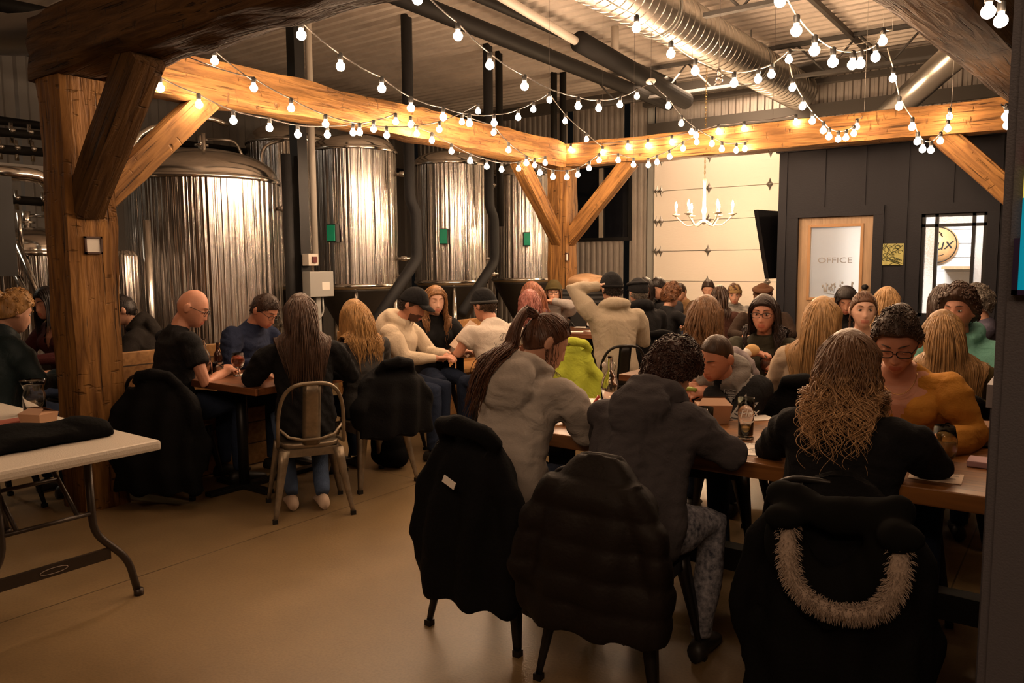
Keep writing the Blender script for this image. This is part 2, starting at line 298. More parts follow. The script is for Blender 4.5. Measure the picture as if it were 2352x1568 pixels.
for z in [zb+ph*i for i in range(nP) if .3 < zb+ph*i < gtop-.15]:
    hinge(.05, z); hinge(.13, z); hinge(atY(1629, 500, YF).x-gl, z); hinge(atY(1768, 500, YF).x-gl, z)
tr = MB().bb((-.10, -.08, 0), (-.02, .0, ZC-.3)); tr.bb((-.02, -.05, gtop-.02), (DR-gl, .05, gtop+.06)); tr.build('door_track', GREYM, gd)
# header trim boards over the door
MB().bb((gl-.1, YF-.12, gtop+.12), (XR, YF-.04, gtop+.30)).build('trim_1', mat('dark track steel', (.10, .09, .08), .5, .4), kind='structure')
MB().bb((gl-.1, YF-.30, gtop+.55), (XR, YF-.18, gtop+.62)).build('trim_2', mat('dark track steel', (.10, .09, .08), .5, .4), kind='structure')
# office box: dark board and batten front with door and side window
ox = atY(1787, 500, YO).x; oz = atY(1790, 352, YO).z; oR = 3.2
dl = atY(1831, 600, YO).x; dr = atY(2003, 600, YO).x; dt = atY(1917, 497, YO).z
sl = atY(2113, 600, YO).x; sr = atY(2263, 600, YO).x; st = atY(2188, 489, YO).z; sb = atY(2130, 715, YO).z-.05
ow = MB(); T = .12
for x0, x1, z0, z1 in ((ox, dl, 0, oz), (dl, dr, dt, oz), (dr, sl, 0, oz), (sl, sr, st, oz), (sl, sr, 0, sb), (sr, oR, 0, oz)): ow.bb((x0, YO, z0), (x1, YO+T, z1))
x = ox+.05
while x < oR:
    if not (dl-.15 < x < dr+.11 or sl-.15 < x < sr+.11): ow.bb((x, YO-.012, 0), (x+.04, YO, oz))
    elif False: pass
    else: ow.bb((x, YO-.012, (dt if x < dr+.12 else st)+.1), (x+.04, YO, oz))
    x += .40
ow.bb((ox-.0, YO+T, 0), (ox+T, YF-.3, oz)); ow.bb((ox-.03, YO-.03, oz-.0), (oR, YO+T, oz+.05))
for x0, x1, t_ in ((dl, dr, dt), (sl, sr, st)):
    ow.bb((x0-.10, YO-.02, 0), (x0, YO, t_)); ow.bb((x1, YO-.02, 0), (x1+.10, YO, t_)); ow.bb((x0-.10, YO-.024, t_), (x1+.10, YO, t_+.1))
ow.build('wall_office', DARK, kind='structure')
# office interior
INW = mat('white shiplap', (.80, .78, .76), .5)
iw = MB(); yb = 11.2
for i in range(int((oz-.06)/.17)): iw.bb((ox+T, yb-.02, i*.17+.004), (oR, yb+.03, (i+1)*.17-.004))
iw.bb((ox+T, yb, 0), (oR, yb+.05, oz-.06)); iw.bb((ox+T, YO+T, oz-.06), (oR, yb, oz-.02)); iw.bb((oR-.05, YO+T, 0), (oR, yb, oz-.06))
iw.build('wall_office_inside', INW, kind='structure')
# office door
OAKD = mat('blond door wood', (.34, .225, .13), .5, bump=.2, bscale=8, var=.25, vscale=4, stretch=(8, 8, .6))
od = empty('door_2', (dl, YO+.03, 0)); tag(od, kind='structure'); W_ = dr-dl
gx0 = atY(1859, 600, YO).x-dl; gx1 = atY(1973, 600, YO).x-dl; gz1 = atY(1915, 521, YO).z; gz0 = atY(1915, 684, YO).z
b = MB()
for a, c in (((0, 0, 0), (gx0, .045, dt)), ((gx1, 0, 0), (W_, .045, dt)), ((gx0, 0, gz1), (gx1, .045, dt)), ((gx0, 0, 0), (gx1, .045, gz0))): b.bb(a, c, bev=.004)
b.build('door_leaf', OAKD, od)
b = MB()
for a, c in (((gx0-.03, -.012, gz0-.03), (gx0, .0, gz1+.03)), ((gx1, -.012, gz0-.03), (gx1+.03, 0, gz1+.03)), ((gx0, -.012, gz1), (gx1, 0, gz1+.03)), ((gx0, -.012, gz0-.03), (gx1, 0, gz0))): b.bb(a, c, bev=.003)
b.build('glass_bead', mat('door bead wood', (.36, .20, .09), .5), od)
FROST = mat('frosted glass', (.86, .89, .90), .45, trans=.75, ior=1.2)
MB().bb((gx0, .015, gz0), (gx1, .025, gz1)).build('frosted_pane', FROST, od)
INK = mat('etched lettering', (.30, .29, .28), .5)
F4 = lambda x, z, y=.008: frame4((x, y, z), (1, 0, 0), (0, 0, 1))
gw = gx1-gx0; gc = (gx0+gx1)/2
text_obj('door_lettering', 'OFFICE', .085, F4(gc, atY(1917, 598, YO).z), INK, od, sx=1.3)
b = MB(); rnd = random.Random(3)
for k in range(9):   # etched wheat and hop picture at the foot of the pane
    x = gx0+gw*(.3+.6*k/9); z = gz0+.04+rnd.random()*.03; h = .05+.08*rnd.random()
    b.tube([(x, .012, z), (x+rnd.uniform(-.03, .03), .012, z+h)], .003, 5)
    for j in range(3): b.ell((x+rnd.uniform(-.02, .02), .012, z+h*(.3+.25*j)), (.011, .003, .016), n=8, m=5)
b.tube([(gx0+gw*.3, .012, gz0+.05), (gx0+gw*.6, .012, gz0+.03), (gx1-.05, .012, gz0+.06)], .004, 5)
b.build('etched_picture', INK, od)
b = MB(); kx = W_-.06; kz = atY(1986, 659, YO).z; b.lathe([(.028, 0), (.028, .008), (.010, .01), (.010, .035), (.026, .045), (.028, .06), (.015, .07)], n=16)
ob = b.build('door_handle', BLKM, od, label='round black door knob'); ob.rotation_euler = (PI/2, 0, 0); ob.location = (kx, 0, kz)
# office side window with transom bars
so = empty('window_2', (sl, YO+.04, sb)); tag(so, kind='structure'); W2 = sr-sl; H2 = st-sb
bx1 = atY(2143, 600, YO).x-sl; bx2 = atY(2228, 600, YO).x-sl; bz = atY(2180, 520, YO).z-sb
b = MB(); 
for x in (0, bx1, bx2, W2-.03): b.bb((x, -.02, 0), (x+.03, .03, H2))
for z in (0, bz, H2-.03): b.bb((0, -.02, z), (W2, .03, z+.03))
b.build('window_bars', BLKM, so)
RIP = mat('hammered glass', (.9, .9, .9), .12, trans=.85, ior=1.3, bump=.9, bscale=55)
MB().bb((0, 0, 0), (bx1, .008, bz)).build('hammered_pane', RIP, so); MB().bb((bx2, 0, 0), (W2, .008, bz)).build('hammered_pane', RIP, so)
MB().bb((bx1, 0, bz), (bx2, .008, H2)).build('hammered_pane', RIP, so); MB().bb((bx1, 0, 0), (bx2, .006, bz)).build('clear_pane', mat('thin window glass', (1, 1, 1), .02, trans=1, ior=1.02), so)
# round sign inside the office
SGN = mat('sign plywood', (.62, .36, .17), .5, var=.15, vscale=8)
sc_ = atY(2152, 562, yb-.06)
sg = empty('round_sign', sc_, 0, 'round plywood brewery sign with black script, seen through the office side window', 'sign')
def disc(r, y0, y1, n=40):
    b = MB(); b.tube([(0, y0, 0), (0, y1, 0)], r, n); return b
SR = .235
disc(SR, 0, .02).build('sign_board', SGN, sg)
b = MB(); b.tube([(SR*.93*math.cos(t), -.003, SR*.93*math.sin(t)) for t in [2*PI*i/40 for i in range(40)]], .006, 6, closed=True)
b.tube([(-.08+.16*i/8, -.003, -.12-.02*math.sin(PI*i/8)) for i in range(9)], .004, 6); b.tube([(.02, -.003, .16), (.05, -.003, .13), (.03, -.003, .13), (.06, -.003, .10)], .006, 6)
b.build('sign_rim', BLKM, sg)
text_obj('sign_script', 'Flux', .20, frame4((0, -.004, -.005), (1, 0, .12), (0, 0, 1)), BLKM, sg, shear=.35)
b = MB().bb((0, -.25, 0), (.5, 0, .035)); sh = atY(2200, 617, yb-.02)
so2 = b.build('wall_shelf', OAKD, None, 'small wooden wall shelf on black brackets, seen through the office window', 'shelf', loc=(sh.x-.15, sh.y-.0, sh.z)); MB().bb((.42, -.2, -.2), (.44, -.01, 0)).bb((.42, -.02, -.25), (.44, 0, 0)).build('bracket', BLKM, so2)
# small hop picture on the dark wall
pc = atY(2051, 584, YO-.02); hp = empty('hop_picture', pc, 0, 'small square green relief picture of hops on the dark wall between door and window', 'picture')
GRN = mat('olive picture ground', (.38, .36, .12), .5, var=.2, vscale=20); GRD = mat('dark hop relief', (.05, .06, .02), .5)
hw = .098; MB().bb((-hw, 0, -hw*1.12), (hw, .02, hw*1.12), bev=.004).build('picture_board', GRN, hp)
b = MB(); rnd = random.Random(5)
for k in range(15):
    x, z = rnd.uniform(-.075, .075), rnd.uniform(-.085, .085); b.tube([(x+.022*math.cos(t), -.002, z+.018*math.sin(t)) for t in [5*i/8 for i in range(9)]], .0028, 5)
for k in range(4): b.tube([(rnd.uniform(-.09, .09), -.002, -.1+.05*i+rnd.uniform(-.01, .01)) for i in range(5)], .003, 5)
b.build('hop_relief', GRD, hp)
# wall mounted tv, seen almost edge-on beside the office corner
TL = atF(1731, 482, 8.85); BL = atF(1757, 640, 8.85); vv = Vector((.22, .95, 0)); th_ = Vector((.05, -.012, 0))
tv = empty('television', (TL.x, TL.y, BL.z), 0, 'black flat television tilted out from the side of the dark office wall', 'television')
TVM = mat('television black', (.006, .006, .007), .25); o_ = Vector((TL.x, TL.y, BL.z))
def slab(a, b_, c, d_, t_): return [p-o_ for p in (a, b_, c, d_)]+[p+t_-o_ for p in (a, b_, c, d_)]
SF = [[0, 1, 2, 3], [7, 6, 5, 4], [0, 4, 5, 1], [1, 5, 6, 2], [2, 6, 7, 3], [3, 7, 4, 0]]
MB().add(slab(TL, BL, BL+vv, TL+vv, th_), SF, 0, False).build('television_body', TVM, tv)
k1 = vv*.03; k2 = (TL-BL)*.03; MB().add(slab(TL+k1-k2, BL+k1+k2, BL+vv-k1+k2, TL+vv-k1-k2, -th_*.06), SF, 0, False).build('screen', mat('television screen', (.004, .004, .005), .06), tv)
mp_ = (TL+BL)/2+vv*.6-o_; MB().bb(mp_+Vector((.05, -.06, -.1)), (ox-o_.x, mp_.y+.06, mp_.z+.1)).build('wall_mount', BLKM, tv)
# ---------------------------------------------------------------- timber frame
S = .265; ZB = 2.60
def timber(name, p0, p1, w_, h_, label, seed=0, bow=.0, rough=.006, up=(0, 0, 1), cat='beam', ends=0):
    p0, p1 = Vector(p0), Vector(p1); L_ = (p1-p0).length; t = (p1-p0).normalized(); u = Vector(up); u = (u-t*u.dot(t)).normalized(); v = u.cross(t)
    n = max(6, int(L_/.14)); per = []
    for (a, b_) in ((1, 1), (-1, 1), (-1, -1), (1, -1)):
        nx = {(1, 1): (-1, 1), (-1, 1): (-1, -1), (-1, -1): (1, -1), (1, -1): (1, 1)}[(a, b_)]
        for k in range(5):
            s = k/5; y = a*(1-s)+nx[0]*s; z = b_*(1-s)+nx[1]*s
            if k == 0: y *= .965; z *= .965
            per.append((y*w_/2, z*h_/2))
    rings = []
    for i in range(n+1):
        x = L_*i/n; g = bow*math.sin(PI*i/n)
        ring = []
        for y, z in per:
            q_ = Vector((x*2.1+seed*9, y*9, z*9)); dn = noise.noise(q_)*rough*2.2+noise.noise(q_*4)*rough
            ring.append((x, y+dn*(1 if y > 0 else -1)*(abs(y) > w_*.3), z+g+dn*(1 if z > 0 else -1)*(abs(z) > h_*.3)))
        rings.append(ring)
    b = MB().loft(rings); M4 = Matrix((t, v, u)).transposed().to_4x4(); M4.translation = p0
    for i in range(len(b.sm)): b.sm[i] = True
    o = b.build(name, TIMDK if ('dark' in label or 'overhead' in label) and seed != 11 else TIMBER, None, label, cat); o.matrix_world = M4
    md = o.modifiers.new('e', 'EDGE_SPLIT'); md.split_angle = R(40); return o
A = Vector((-4.98, 2.34, 0)); pb = atF(1281, 560, 9.45); B = Vector((-5.08, pb.y, 0)); Cc = Vector((-.36, B.y, 0))
XA = A.x; YB = B.y
timber('timber_post', (A.x, A.y, 0), (A.x, A.y, ZB), .29, .29, 'massive rough-hewn timber post at the left, nearest to the folding table', 1, up=(0, 1, 0), cat='post', rough=.009)
timber('timber_post', (B.x, B.y, 0), (B.x, B.y, ZB), S, S, 'far timber post in the room corner where two lit beams meet', 2, up=(0, 1, 0), cat='post')
timber('timber_post', (Cc.x, Cc.y, 0), (Cc.x, Cc.y, ZB), S, S, 'timber post hidden at the right end of the far beam', 3, up=(0, 1, 0), cat='post')
timber('timber_beam', (A.x, A.y+.17, ZB+S/2+.0), (B.x, B.y-S/2-.005, ZB+S/2), S, S*1.05, 'long hewn timber beam running from the left post to the far corner, lit by bulbs', 4, bow=.02, rough=.012)
timber('timber_beam', (B.x+S/2+.01-.27, B.y, ZB+S/2+.0), (Cc.x+1.6, Cc.y, ZB+S/2-.03), S, S, 'pale timber beam across the back in front of the office wall', 5)
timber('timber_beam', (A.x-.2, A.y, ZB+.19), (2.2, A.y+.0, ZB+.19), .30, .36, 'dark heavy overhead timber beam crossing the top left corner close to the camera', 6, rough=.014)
q0 = atz(2100, 0, ZB); q1 = atz(2360, 200, ZB)
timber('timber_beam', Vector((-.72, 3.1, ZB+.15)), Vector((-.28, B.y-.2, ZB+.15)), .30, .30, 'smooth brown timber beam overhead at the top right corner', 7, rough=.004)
def brace(p0, p1, label, seed, w_=.13, h_=.17):
    o = timber('timber_brace', p0, p1, w_, h_, label, seed, rough=.004, cat='brace'); return o
x1 = S/2
brace((XA+.02, A.y+.10, ZB-.72), (XA+.02, A.y+.87, ZB+.03), 'bright diagonal timber brace between left post and long beam', 11, .15, .16)
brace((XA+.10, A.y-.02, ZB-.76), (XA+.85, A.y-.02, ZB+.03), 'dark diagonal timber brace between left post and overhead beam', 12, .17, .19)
brace((B.x, B.y-.06, ZB-.86), (B.x, B.y-.90, ZB+.02), 'left diagonal brace on the far corner post', 13)
brace((B.x+.06, B.y, ZB-.86), (B.x+.90, B.y, ZB+.02), 'right diagonal brace on the far corner post, in front of the night window', 14)
g0 = atY(2160, 330, B.y); brace((g0.x-.02, B.y, ZB+.03), (Cc.x-.05, B.y, ZB-(Cc.x-g0.x)*.93), 'orange diagonal brace before the office wall at the right', 15, .13, .20)
# little framed notes on the posts
def note(px, py, X, w_, h_, label):
    p_ = atX(px, py, X); o = empty('framed_note', p_, 0, label, 'picture frame')
    b = MB(); 
    for a, c in (((0, -w_, -h_), (.015, -w_*.78, h_)), ((0, w_*.78, -h_), (.015, w_, h_)), ((0, -w_, h_*.78), (.015, w_, h_)), ((0, -w_, -h_), (.015, w_, -h_*.78))): b.bb(a, c)
    b.build('frame', mat('dark frame wood', (.05, .02, .012), .4), o); MB().bb((0, -w_*.8, -h_*.8), (.006, w_*.8, h_*.8)).build('paper', mat('paper', (.72, .68, .62), .7), o); return o
note(213, 563, XA+.151, .052, .052, 'small dark framed white card on the left timber post')
note(1301, 590, B.x+S/2+.008, .03, .05, 'small framed white card on the far corner post')
# ================================================================= ducts, pipes and trusses overhead
def pipe(name, pts, r, M_, label, cat, n=12, fil=.15, group=None):
    b = MB(); b.tube(fillet(pts, fil), r, n); return b.build(name, M_, None, label, cat, group)
# spiral duct
DX = -3.52; DZ = 3.93; DRAD = .25
b = MB(); ys = [2.5+.02*0]; n = 40
y = 3.0
prof = []
while y < YF-.35:
    prof += [(DRAD, y), (DRAD+.006, y+.006), (DRAD, y+.012)]; y += .13
b.lathe([(r_, yy) for r_, yy in prof], n=80, smooth=False)
dct = b.build('spiral_duct', GALV, None, 'large silver spiral air duct running under the ceiling towards the white door', 'air duct'); dct.rotation_euler = (-PI/2, 0, 0); dct.location = (DX, 0, DZ)
# lathe axis z -> world +Y
b = MB()
yy = 4.0
while yy < 12:
    b.ell((-.17, -0.185, yy), (.035, .035, .07), n=12, m=6); yy += 1.02
o = b.build('air_outlet', mat('duct opening', (.004, .004, .004), .9), dct, kind='stuff')
b = MB()
for yy in (4.6, 7.2, 9.8): b = MB(); b.bb((-.004, -DRAD-.2, yy), (.004, -DRAD+.02, yy+.03)); b.tube([(math.cos(t)*(DRAD+.012), math.sin(t)*(DRAD+.012), yy+.015) for t in [2*PI*i/24 for i in range(24)]], .009, 5, closed=True); b.build('hanger_strap', GREYM, dct)
# second duct at the upper right going up to the left
pipe('air_duct', [atF(2330, 8, 7.0), atF(2150, 165, 8.6), atF(2030, 275, 9.6)], .15, GALV, 'short silver duct at the upper right above the far beam', 'air duct', 20)
pipe('white_pipe', [(-4.55, 4.2, 4.10), (-4.55, 4.5, 4.10), atX(1412, 148, -4.55), atX(1412, 148, -4.55)+Vector((0, 0, .42))], .045, mat('cream pipe', (.55, .50, .44), .45), 'cream pipe under the ceiling turning up at its end', 'pipe', 14, .12)
dk = mat('black lagging', (.012, .011, .010), .6, spec=.2)
pipe('lagged_pipe', [(-5.35, 3.5, 4.02), (-5.35, 11.4, 3.90)], .09, dk, 'thick black lagged pipe along the ceiling above the tanks', 'pipe', 16)
pipe('lagged_pipe', [(-5.05, 3.5, 4.15), (-5.05, 10.9, 4.1)], .05, dk, 'thinner black pipe beside the thick lagged one', 'pipe', 12)
o = pipe('dark_duct', [atF(1330, 95, 8.6), atF(1575, 232, 10.8)], .11, dk, 'dark oval duct end hanging left of the silver duct', 'air duct', 18)
# roof joists: open web trusses running across
def joist(y, x0, x1, z, h, label):
    t = empty('roof_joist', (x0, y, z), 0, label, 'roof joist', 'open web roof joists'); L_ = x1-x0
    JM = mat('joist paint', (.10, .095, .09), .6)
    b = MB(); b.bb((0, -.04, h-.04), (L_, .04, h)); b.build('top_chord', JM, t); b = MB(); b.bb((0, -.04, 0), (L_, .04, .04)); b.build('bottom_chord', JM, t)
    b = MB(); n_ = int(L_/.75)
    for i in range(n_):
        xa = L_*i/n_; xb = L_*(i+.5)/n_; xc = L_*(i+1)/n_; b.tube([(xa, 0, h-.02), (xb, 0, .02)], .014, 6); b.tube([(xb, 0, .02), (xc, 0, h-.02)], .014, 6)
    b.build('web', JM, t)
joist(10.6, -6.2, XR-.2, ZC-.50, .44, 'open web steel roof joist near the far wall')
joist(7.6, -3.2, XR-.2, ZC-.46, .42, 'open web steel roof joist halfway down the room')
b = MB()
for yy in (11.5,): b.bb((XL, yy, ZC-.3), (XR, yy+.12, ZC-.12))
b.bb((-1.05, 5, ZC-.16), (-.97, YF, ZC-.06)); b.bb((-2.55, 5, ZC-.12), (-2.50, YF, ZC-.06)); b.build('trim_3', mat('dark track steel', (.10, .09, .08), .5, .4), kind='structure')
# purlins and pipes on the dark left ceiling
for i, (x, y0, y1, z, r_, lb) in enumerate([(-8.3, 1.0, 12.0, 3.75, .06, 'black pipe run high over the tanks, nearer'), (-8.6, 1.0, 12.0, 3.60, .035, 'thin pipe run high over the tanks, further back'), (-10.4, -2, 12, 3.2, .05, 'pipe at the back over the brewhouse')]):
    pipe('ceiling_pipe', [(x, y0, z), (x, y1, z)], r_, dk, lb, 'pipe')
LW = mat('pale beam', (.55, .54, .52), .5)
MB().bb((-10.2, -2, 2.55), (-10.1, 4.5, 2.68)).build('light_trough', LW, None, 'pale horizontal trough on the dark left wall', 'trough')
pipe('air_duct', [atF(-200, 60, 6.5), atF(60, 88, 6.6), atF(250, 30, 6.2), atF(520, -120, 5.2)], .16, mat('dull duct', (.30, .29, .28), .35, .9), 'dull round duct curving in the top left corner', 'air duct', 18, .5)
pipe('ceiling_pipe', [atF(-100, -10, 7.5), atF(420, 95, 9.5)], .07, dk, 'dark pipe in the top left corner', 'pipe')
# ================================================================= steel columns and drops among the tanks
def column(px, py, X, w_, label, light=None):
    p_ = atX(px, py, X); b = MB(); b.bb((-w_/2, -w_/2, 0), (w_/2, w_/2, ZC)); o = b.build('steel_column', BLKM, None, label, 'column', loc=(p_.x, p_.y, 0)); return p_
c1 = column(684, 300, -6.55, .12, 'black steel column before the tanks, left of the pale conduit')
pipe('conduit', [(c1.x+.05, c1.y+.13, 1.5), (c1.x+.05, c1.y+.13, ZC)], .035, mat('pale conduit', (.50, .46, .40), .4), 'pale vertical conduit beside the black column', 'pipe')
def drop(px, X, zb, px2, py2, label, r_=.065):
    p_ = atX(px, 300, X); q_ = atX(px, 600, X); e_ = atX(px2, py2, X+.15)
    pts = [(p_.x, p_.y, ZC-.01), (p_.x, p_.y, 2.25), (p_.x+.03, p_.y+.07, 2.1), (p_.x+.03, p_.y+.07, zb), e_]
    return pipe('lagged_drop_pipe', pts, r_, BLK, label, 'pipe', 14, .08)
drop(938, -6.5, 1.55, 858, 745, 'thick black lagged pipe dropping left of the second tall tank')
drop(1122, -6.5, 1.52, 1060, 720, 'thick black lagged pipe dropping right of the second tall tank')
for px, X, lb in ((1147, -6.6, 'black vertical pipe behind the lagged drop pipe'), (1272, -6.6, 'left of two black pipes above the far corner post'), (1293, -6.5, 'right of two black pipes above the far corner post')):
    p_ = atX(px, 300, X); pipe('drop_pipe', [(p_.x, p_.y, 2.0), (p_.x, p_.y, ZC-.01)], .05, dk, lb, 'pipe')
pipe('drop_pipe', [(c1.x-.02, c1.y-.14, .3), (c1.x-.02, c1.y-.14, 2.6)], .05, BLK, 'black lagged pipe on the front of the black column', 'pipe')
# grey electrical enclosure on the column
ex = atX(731, 652, -6.42); en = empty('electrical_box', ex, 0, 'grey metal electrical box with white label on a post before the tanks', 'electrical box')
MB().bb((-.06, -.155, -.13), (.06, .155, .13), bev=.006).build('enclosure', GREYM, en); MB().bb((.06, -.0, -.06), (.062, .10, .02)).build('label_plate', mat('paper', (.72, .68, .62), .7), en)
MB().bb((-.05, -.155, .19), (.05, -.03, .31), bev=.005).build('switch_box', mat('cream plastic', (.6, .55, .48), .5), en); MB().bb((.05, -.11, .22), (.07, -.06, .28)).build('switch', mat('dark red plastic', (.12, .02, .02), .5), en)
b = MB(); b.bb((-.04, -.03, -ex.z), (.0, .03, -.13)); b.tube(fillet([(0, .05, -.13), (0, .06, -.3), (0, -.02, -.38)], .05), .01, 6); b.build('stand', GREYM, en)
# ================================================================= tanks
VALV = mat('valve steel', (.6, .57, .53), .22, 1.)
def tank(x, y, r_, zbot, ztop, label, dome=.18, cone=.75, group=None, box=True, base=0, rot=0.):
    t = empty('steel_tank', (x, y, 0), rot, label, 'tank', group)
    b = MB(); b.lathe([(r_, zbot), (r_, ztop)], n=72, capb=False, capt=False); b.build('tank_jacket', TANK, t)
    b = MB(); b.lathe([(r_+.012, ztop-.03), (r_+.02, ztop-.01), (r_+.012, ztop+.015), (r_-.02, ztop+.02)], n=64, capb=False, capt=False); b.build('rim_band', STEEL, t); b = MB()
    b.lathe([(r_-.02, zbot-.05), (r_+.012, zbot-.03), (r_+.018, zbot), (r_, zbot+.02)], n=64, capb=False, capt=False); b.build('rim_band', STEEL, t)
    b = MB(); pr = [(r_*math.cos(a)*.985, ztop+.02+dome*math.sin(a)) for a in [PI/2*i/10 for i in range(11)]]; pr[-1] = (.04, ztop+.02+dome)
    b.lathe(pr, n=64, capb=False); b.build('top_dome', STEEL, t, kind=None)
    b = MB(); b.tube([(0, 0, ztop+dome), (0, 0, ztop+dome+.16)], .035, 12); b.lathe([(.07, ztop+dome+.05), (.07, ztop+dome+.07)], n=16); b.tube(fillet([(0, 0, ztop+dome+.12), (.2, .25, ztop+dome+.12), (.35, .32, ztop+dome*.3)], .08), .014, 8)
    b.tube([(.35, -.2, ztop), (.35, -.2, ztop+dome+.12)], .02, 8); b.build('top_fitting', VALV, t)
    if cone:
        b = MB(); b.lathe([(r_-.02, zbot-.04), (r_-.03, zbot-.08), (.1, zbot-.05-cone), (.05, zbot-.06-cone)], n=48, capt=False); b.build('tank_cone', mat('dark cone lagging', (.028, .024, .02), .45, .3), t)
    for k in range(4):
        a = PI/4+k*PI/2; b = MB(); b.tube([((r_-.06)*math.cos(a), (r_-.06)*math.sin(a), zbot-.05), ((r_-.05)*math.cos(a), (r_-.05)*math.sin(a), .0)], .035, 12); b.build('leg', STEEL, t)
    # side valves on the flank facing the room
    for zz in (ztop-.28, zbot+.32, zbot+.10):
        a = R(35); d_ = Vector((math.cos(a), math.sin(a), 0)); b = MB(); b.tube([d_*(r_-.01)+Vector((0, 0, zz)), d_*(r_+.16)+Vector((0, 0, zz))], .02, 10); b.lathe([(.04, zz-.03), (.04, zz+.03)], c=(d_.x*(r_+.08), d_.y*(r_+.08), 0), n=14); b.build('side_valve', VALV, t)
    if box:
        a = R(box); d_ = Vector((math.cos(a), math.sin(a), 0)); s_2 = Vector((-d_.y, d_.x, 0)); rm = Matrix((d_, s_2, Vector((0, 0, 1)))).transposed()
        p_ = d_*(r_+.09)+Vector((0, 0, zbot+.62)); cb = MB().box(p_, (.10, .11, .21), rm).build('temperature_controller', BLKM, t); MB().box(p_+d_*.055, (.02, .10, .19), rm, 0, .004).build('green_cover', mat('green plastic', (.0, .30, .17), .4), cb)
    return t
TR = .52; TXR = -7.42
def rowY(px): return atX(px, 640, TXR).y
zt = 2.88; zbt = 1.24
tanks = 'row of tall brushed steel fermenting tanks'
for px, lb, bx in ((820, 'tall brushed steel tank right of the grey electrical box', -68), (1037, 'tall brushed steel tank between the two lagged drop pipes', -58), (1203, 'furthest tall brushed steel tank, beside the far corner post', -50)):
    tank(TXR, rowY(px), TR, zbt, zt, lb, group=tanks, box=bx)
p_ = atX(475, 600, -7.3); tank(-7.3, p_.y, .74, .55, 2.34, 'wide short steel tank with domed lid behind the bald man', dome=.30, cone=.25, box=0)
p_ = atX(668, 330, -9.4); tank(-9.4, p_.y, .62, 1.2, 3.22, 'dark steel tank at the back between the wide tank and the column', dome=.28, box=0)
# overflow and steam pipes beside the wide tank
P2 = atX(305, 500, -7.6); pipe('steel_pipe', [(P2.x, P2.y, 0), (P2.x, P2.y, 2.80), (P2.x, P2.y+.9, 3.05), (P2.x, P2.y+1.1, 3.0)], .028, STEEL, 'thin polished pipe arching over the wide domed tank', 'pipe', 10, .35)
P2 = atX(602, 400, -8.6); pipe('steel_pipe', [(P2.x, P2.y, 0), (P2.x, P2.y, 3.0), (P2.x, P2.y+.35, 3.12)], .022, STEEL, 'thin vertical pipe behind the wide domed tank', 'pipe', 10, .2)
# left equipment behind the post
P3 = atX(125, 600, -7.2); pipe('steel_pipe', [atX(-60, 392, -7.2), atX(124, 405, -7.2), (P3.x, P3.y, 1.3)], .06, STEEL, 'fat polished pipe bending down at the far left behind the post', 'pipe', 14, .22)
tk = atX(70, 640, -7.9); tank(tk.x, tk.y, .42, .7, 1.62, 'small steel kettle at the far left behind the timber post', dome=.22, cone=.2, box=0)
for px0, py0, px1, py1, lb in ((42, 560, 112, 740, 'upper slanting steel ladder rail at the far left'), (20, 600, 92, 735, 'lower slanting steel ladder rail at the far left')):
    a_ = atF(px0, py0, 6.9); b_ = atF(px1, py1, 6.7); o = MB().tube([a_, b_], .032, 4).build('ladder_rail', STEEL, None, lb, 'ladder')
tk = atX(292, 700, -7.0); MB().lathe([(.12, .0), (.12, 1.58), (.09, 1.63)], n=28).build('filter_housing', TANK, None, 'slim steel cylinder just right of the left timber post', 'filter', loc=(tk.x, tk.y, 0))
tk = atX(345, 700, -6.8)
bk = MB(); bk.tube(fillet([(tk.x, tk.y, 0), (tk.x, tk.y, 1.9)], .1), .04, 8); bk.build('steel_pipe', VALV, None, 'vertical valve pipe left of the wide domed tank', 'pipe')
def manifold(px0, px1, py, X, lb, n_=4):
    a_ = atX(px0, py, X); b_ = atX(px1, py+14, X); t = empty('valve_manifold', a_, 0, lb, 'pipe manifold')
    MB().tube([(0, 0, 0), b_-a_], .045, 10).build('manifold_pipe', dk, t)
    for k in range(n_):
        c = (b_-a_)*((k+.5)/n_); q2 = MB(); q2.tube([c+Vector((0, 0, -.1)), c+Vector((0, 0, .1))], .02, 8); q2.ell(c+Vector((.03, 0, .02)), (.035, .035, .03), n=8, m=6); q2.build('valve', VALV, t)
manifold(-40, 128, 300, -8.8, 'upper valve manifold on the dark left wall'); manifold(-60, 128, 338, -8.7, 'lower valve manifold on the dark left wall', 5)
manifold(-60, 128, 452, -9.0, 'pipe rack above the kettle at the far left', 3)
tk = atF(5, 520, 5.6); MB().bb((-.09, -.12, -.35), (.09, .12, .35)).build('monitor', BLKM, None, 'dark hanging monitor cut by the left picture edge', 'monitor', loc=(tk.x-.06, tk.y-.05, tk.z))
# ================================================================= string lights
def bulbm(e):
    return mat('lit bulb glass %.2f' % e, (1, .9, .75), .3, emit=WARM, es=BULB_E*e)
SOCK = mat('black socket', (.02, .02, .02), .5); CORDM = mat('string light cord', (.06, .05, .045), .5)
CORDW = mat('white cord', (.5, .46, .4), .5)
def mkbulb(e=1.):
    root = empty('string_light_bulb', (0, 0, 0))
    b = MB(); rr = .025; b.lathe([(.004, -rr*1.25)]+[(rr*math.sin(a), -rr*.25-rr*math.cos(a)) for a in [PI*i/12 for i in range(1, 11)]]+[(.011, .026), (.011, .03)], n=20); g_ = b.build('bulb', bulbm(e), root)
    b = MB(); b.lathe([(.013, .026), (.015, .03), (.015, .062), (.008, .068)], n=14); b.build('socket', SOCK, root); return root
BP = mkbulb(); first = [True]
def bulb_at(p, lbl, grp):
    if first[0]: o = BP; first[0] = False
    else: o = copy_tree(BP)
    o.location = p; tag(o, lbl, 'light bulb', grp); return o
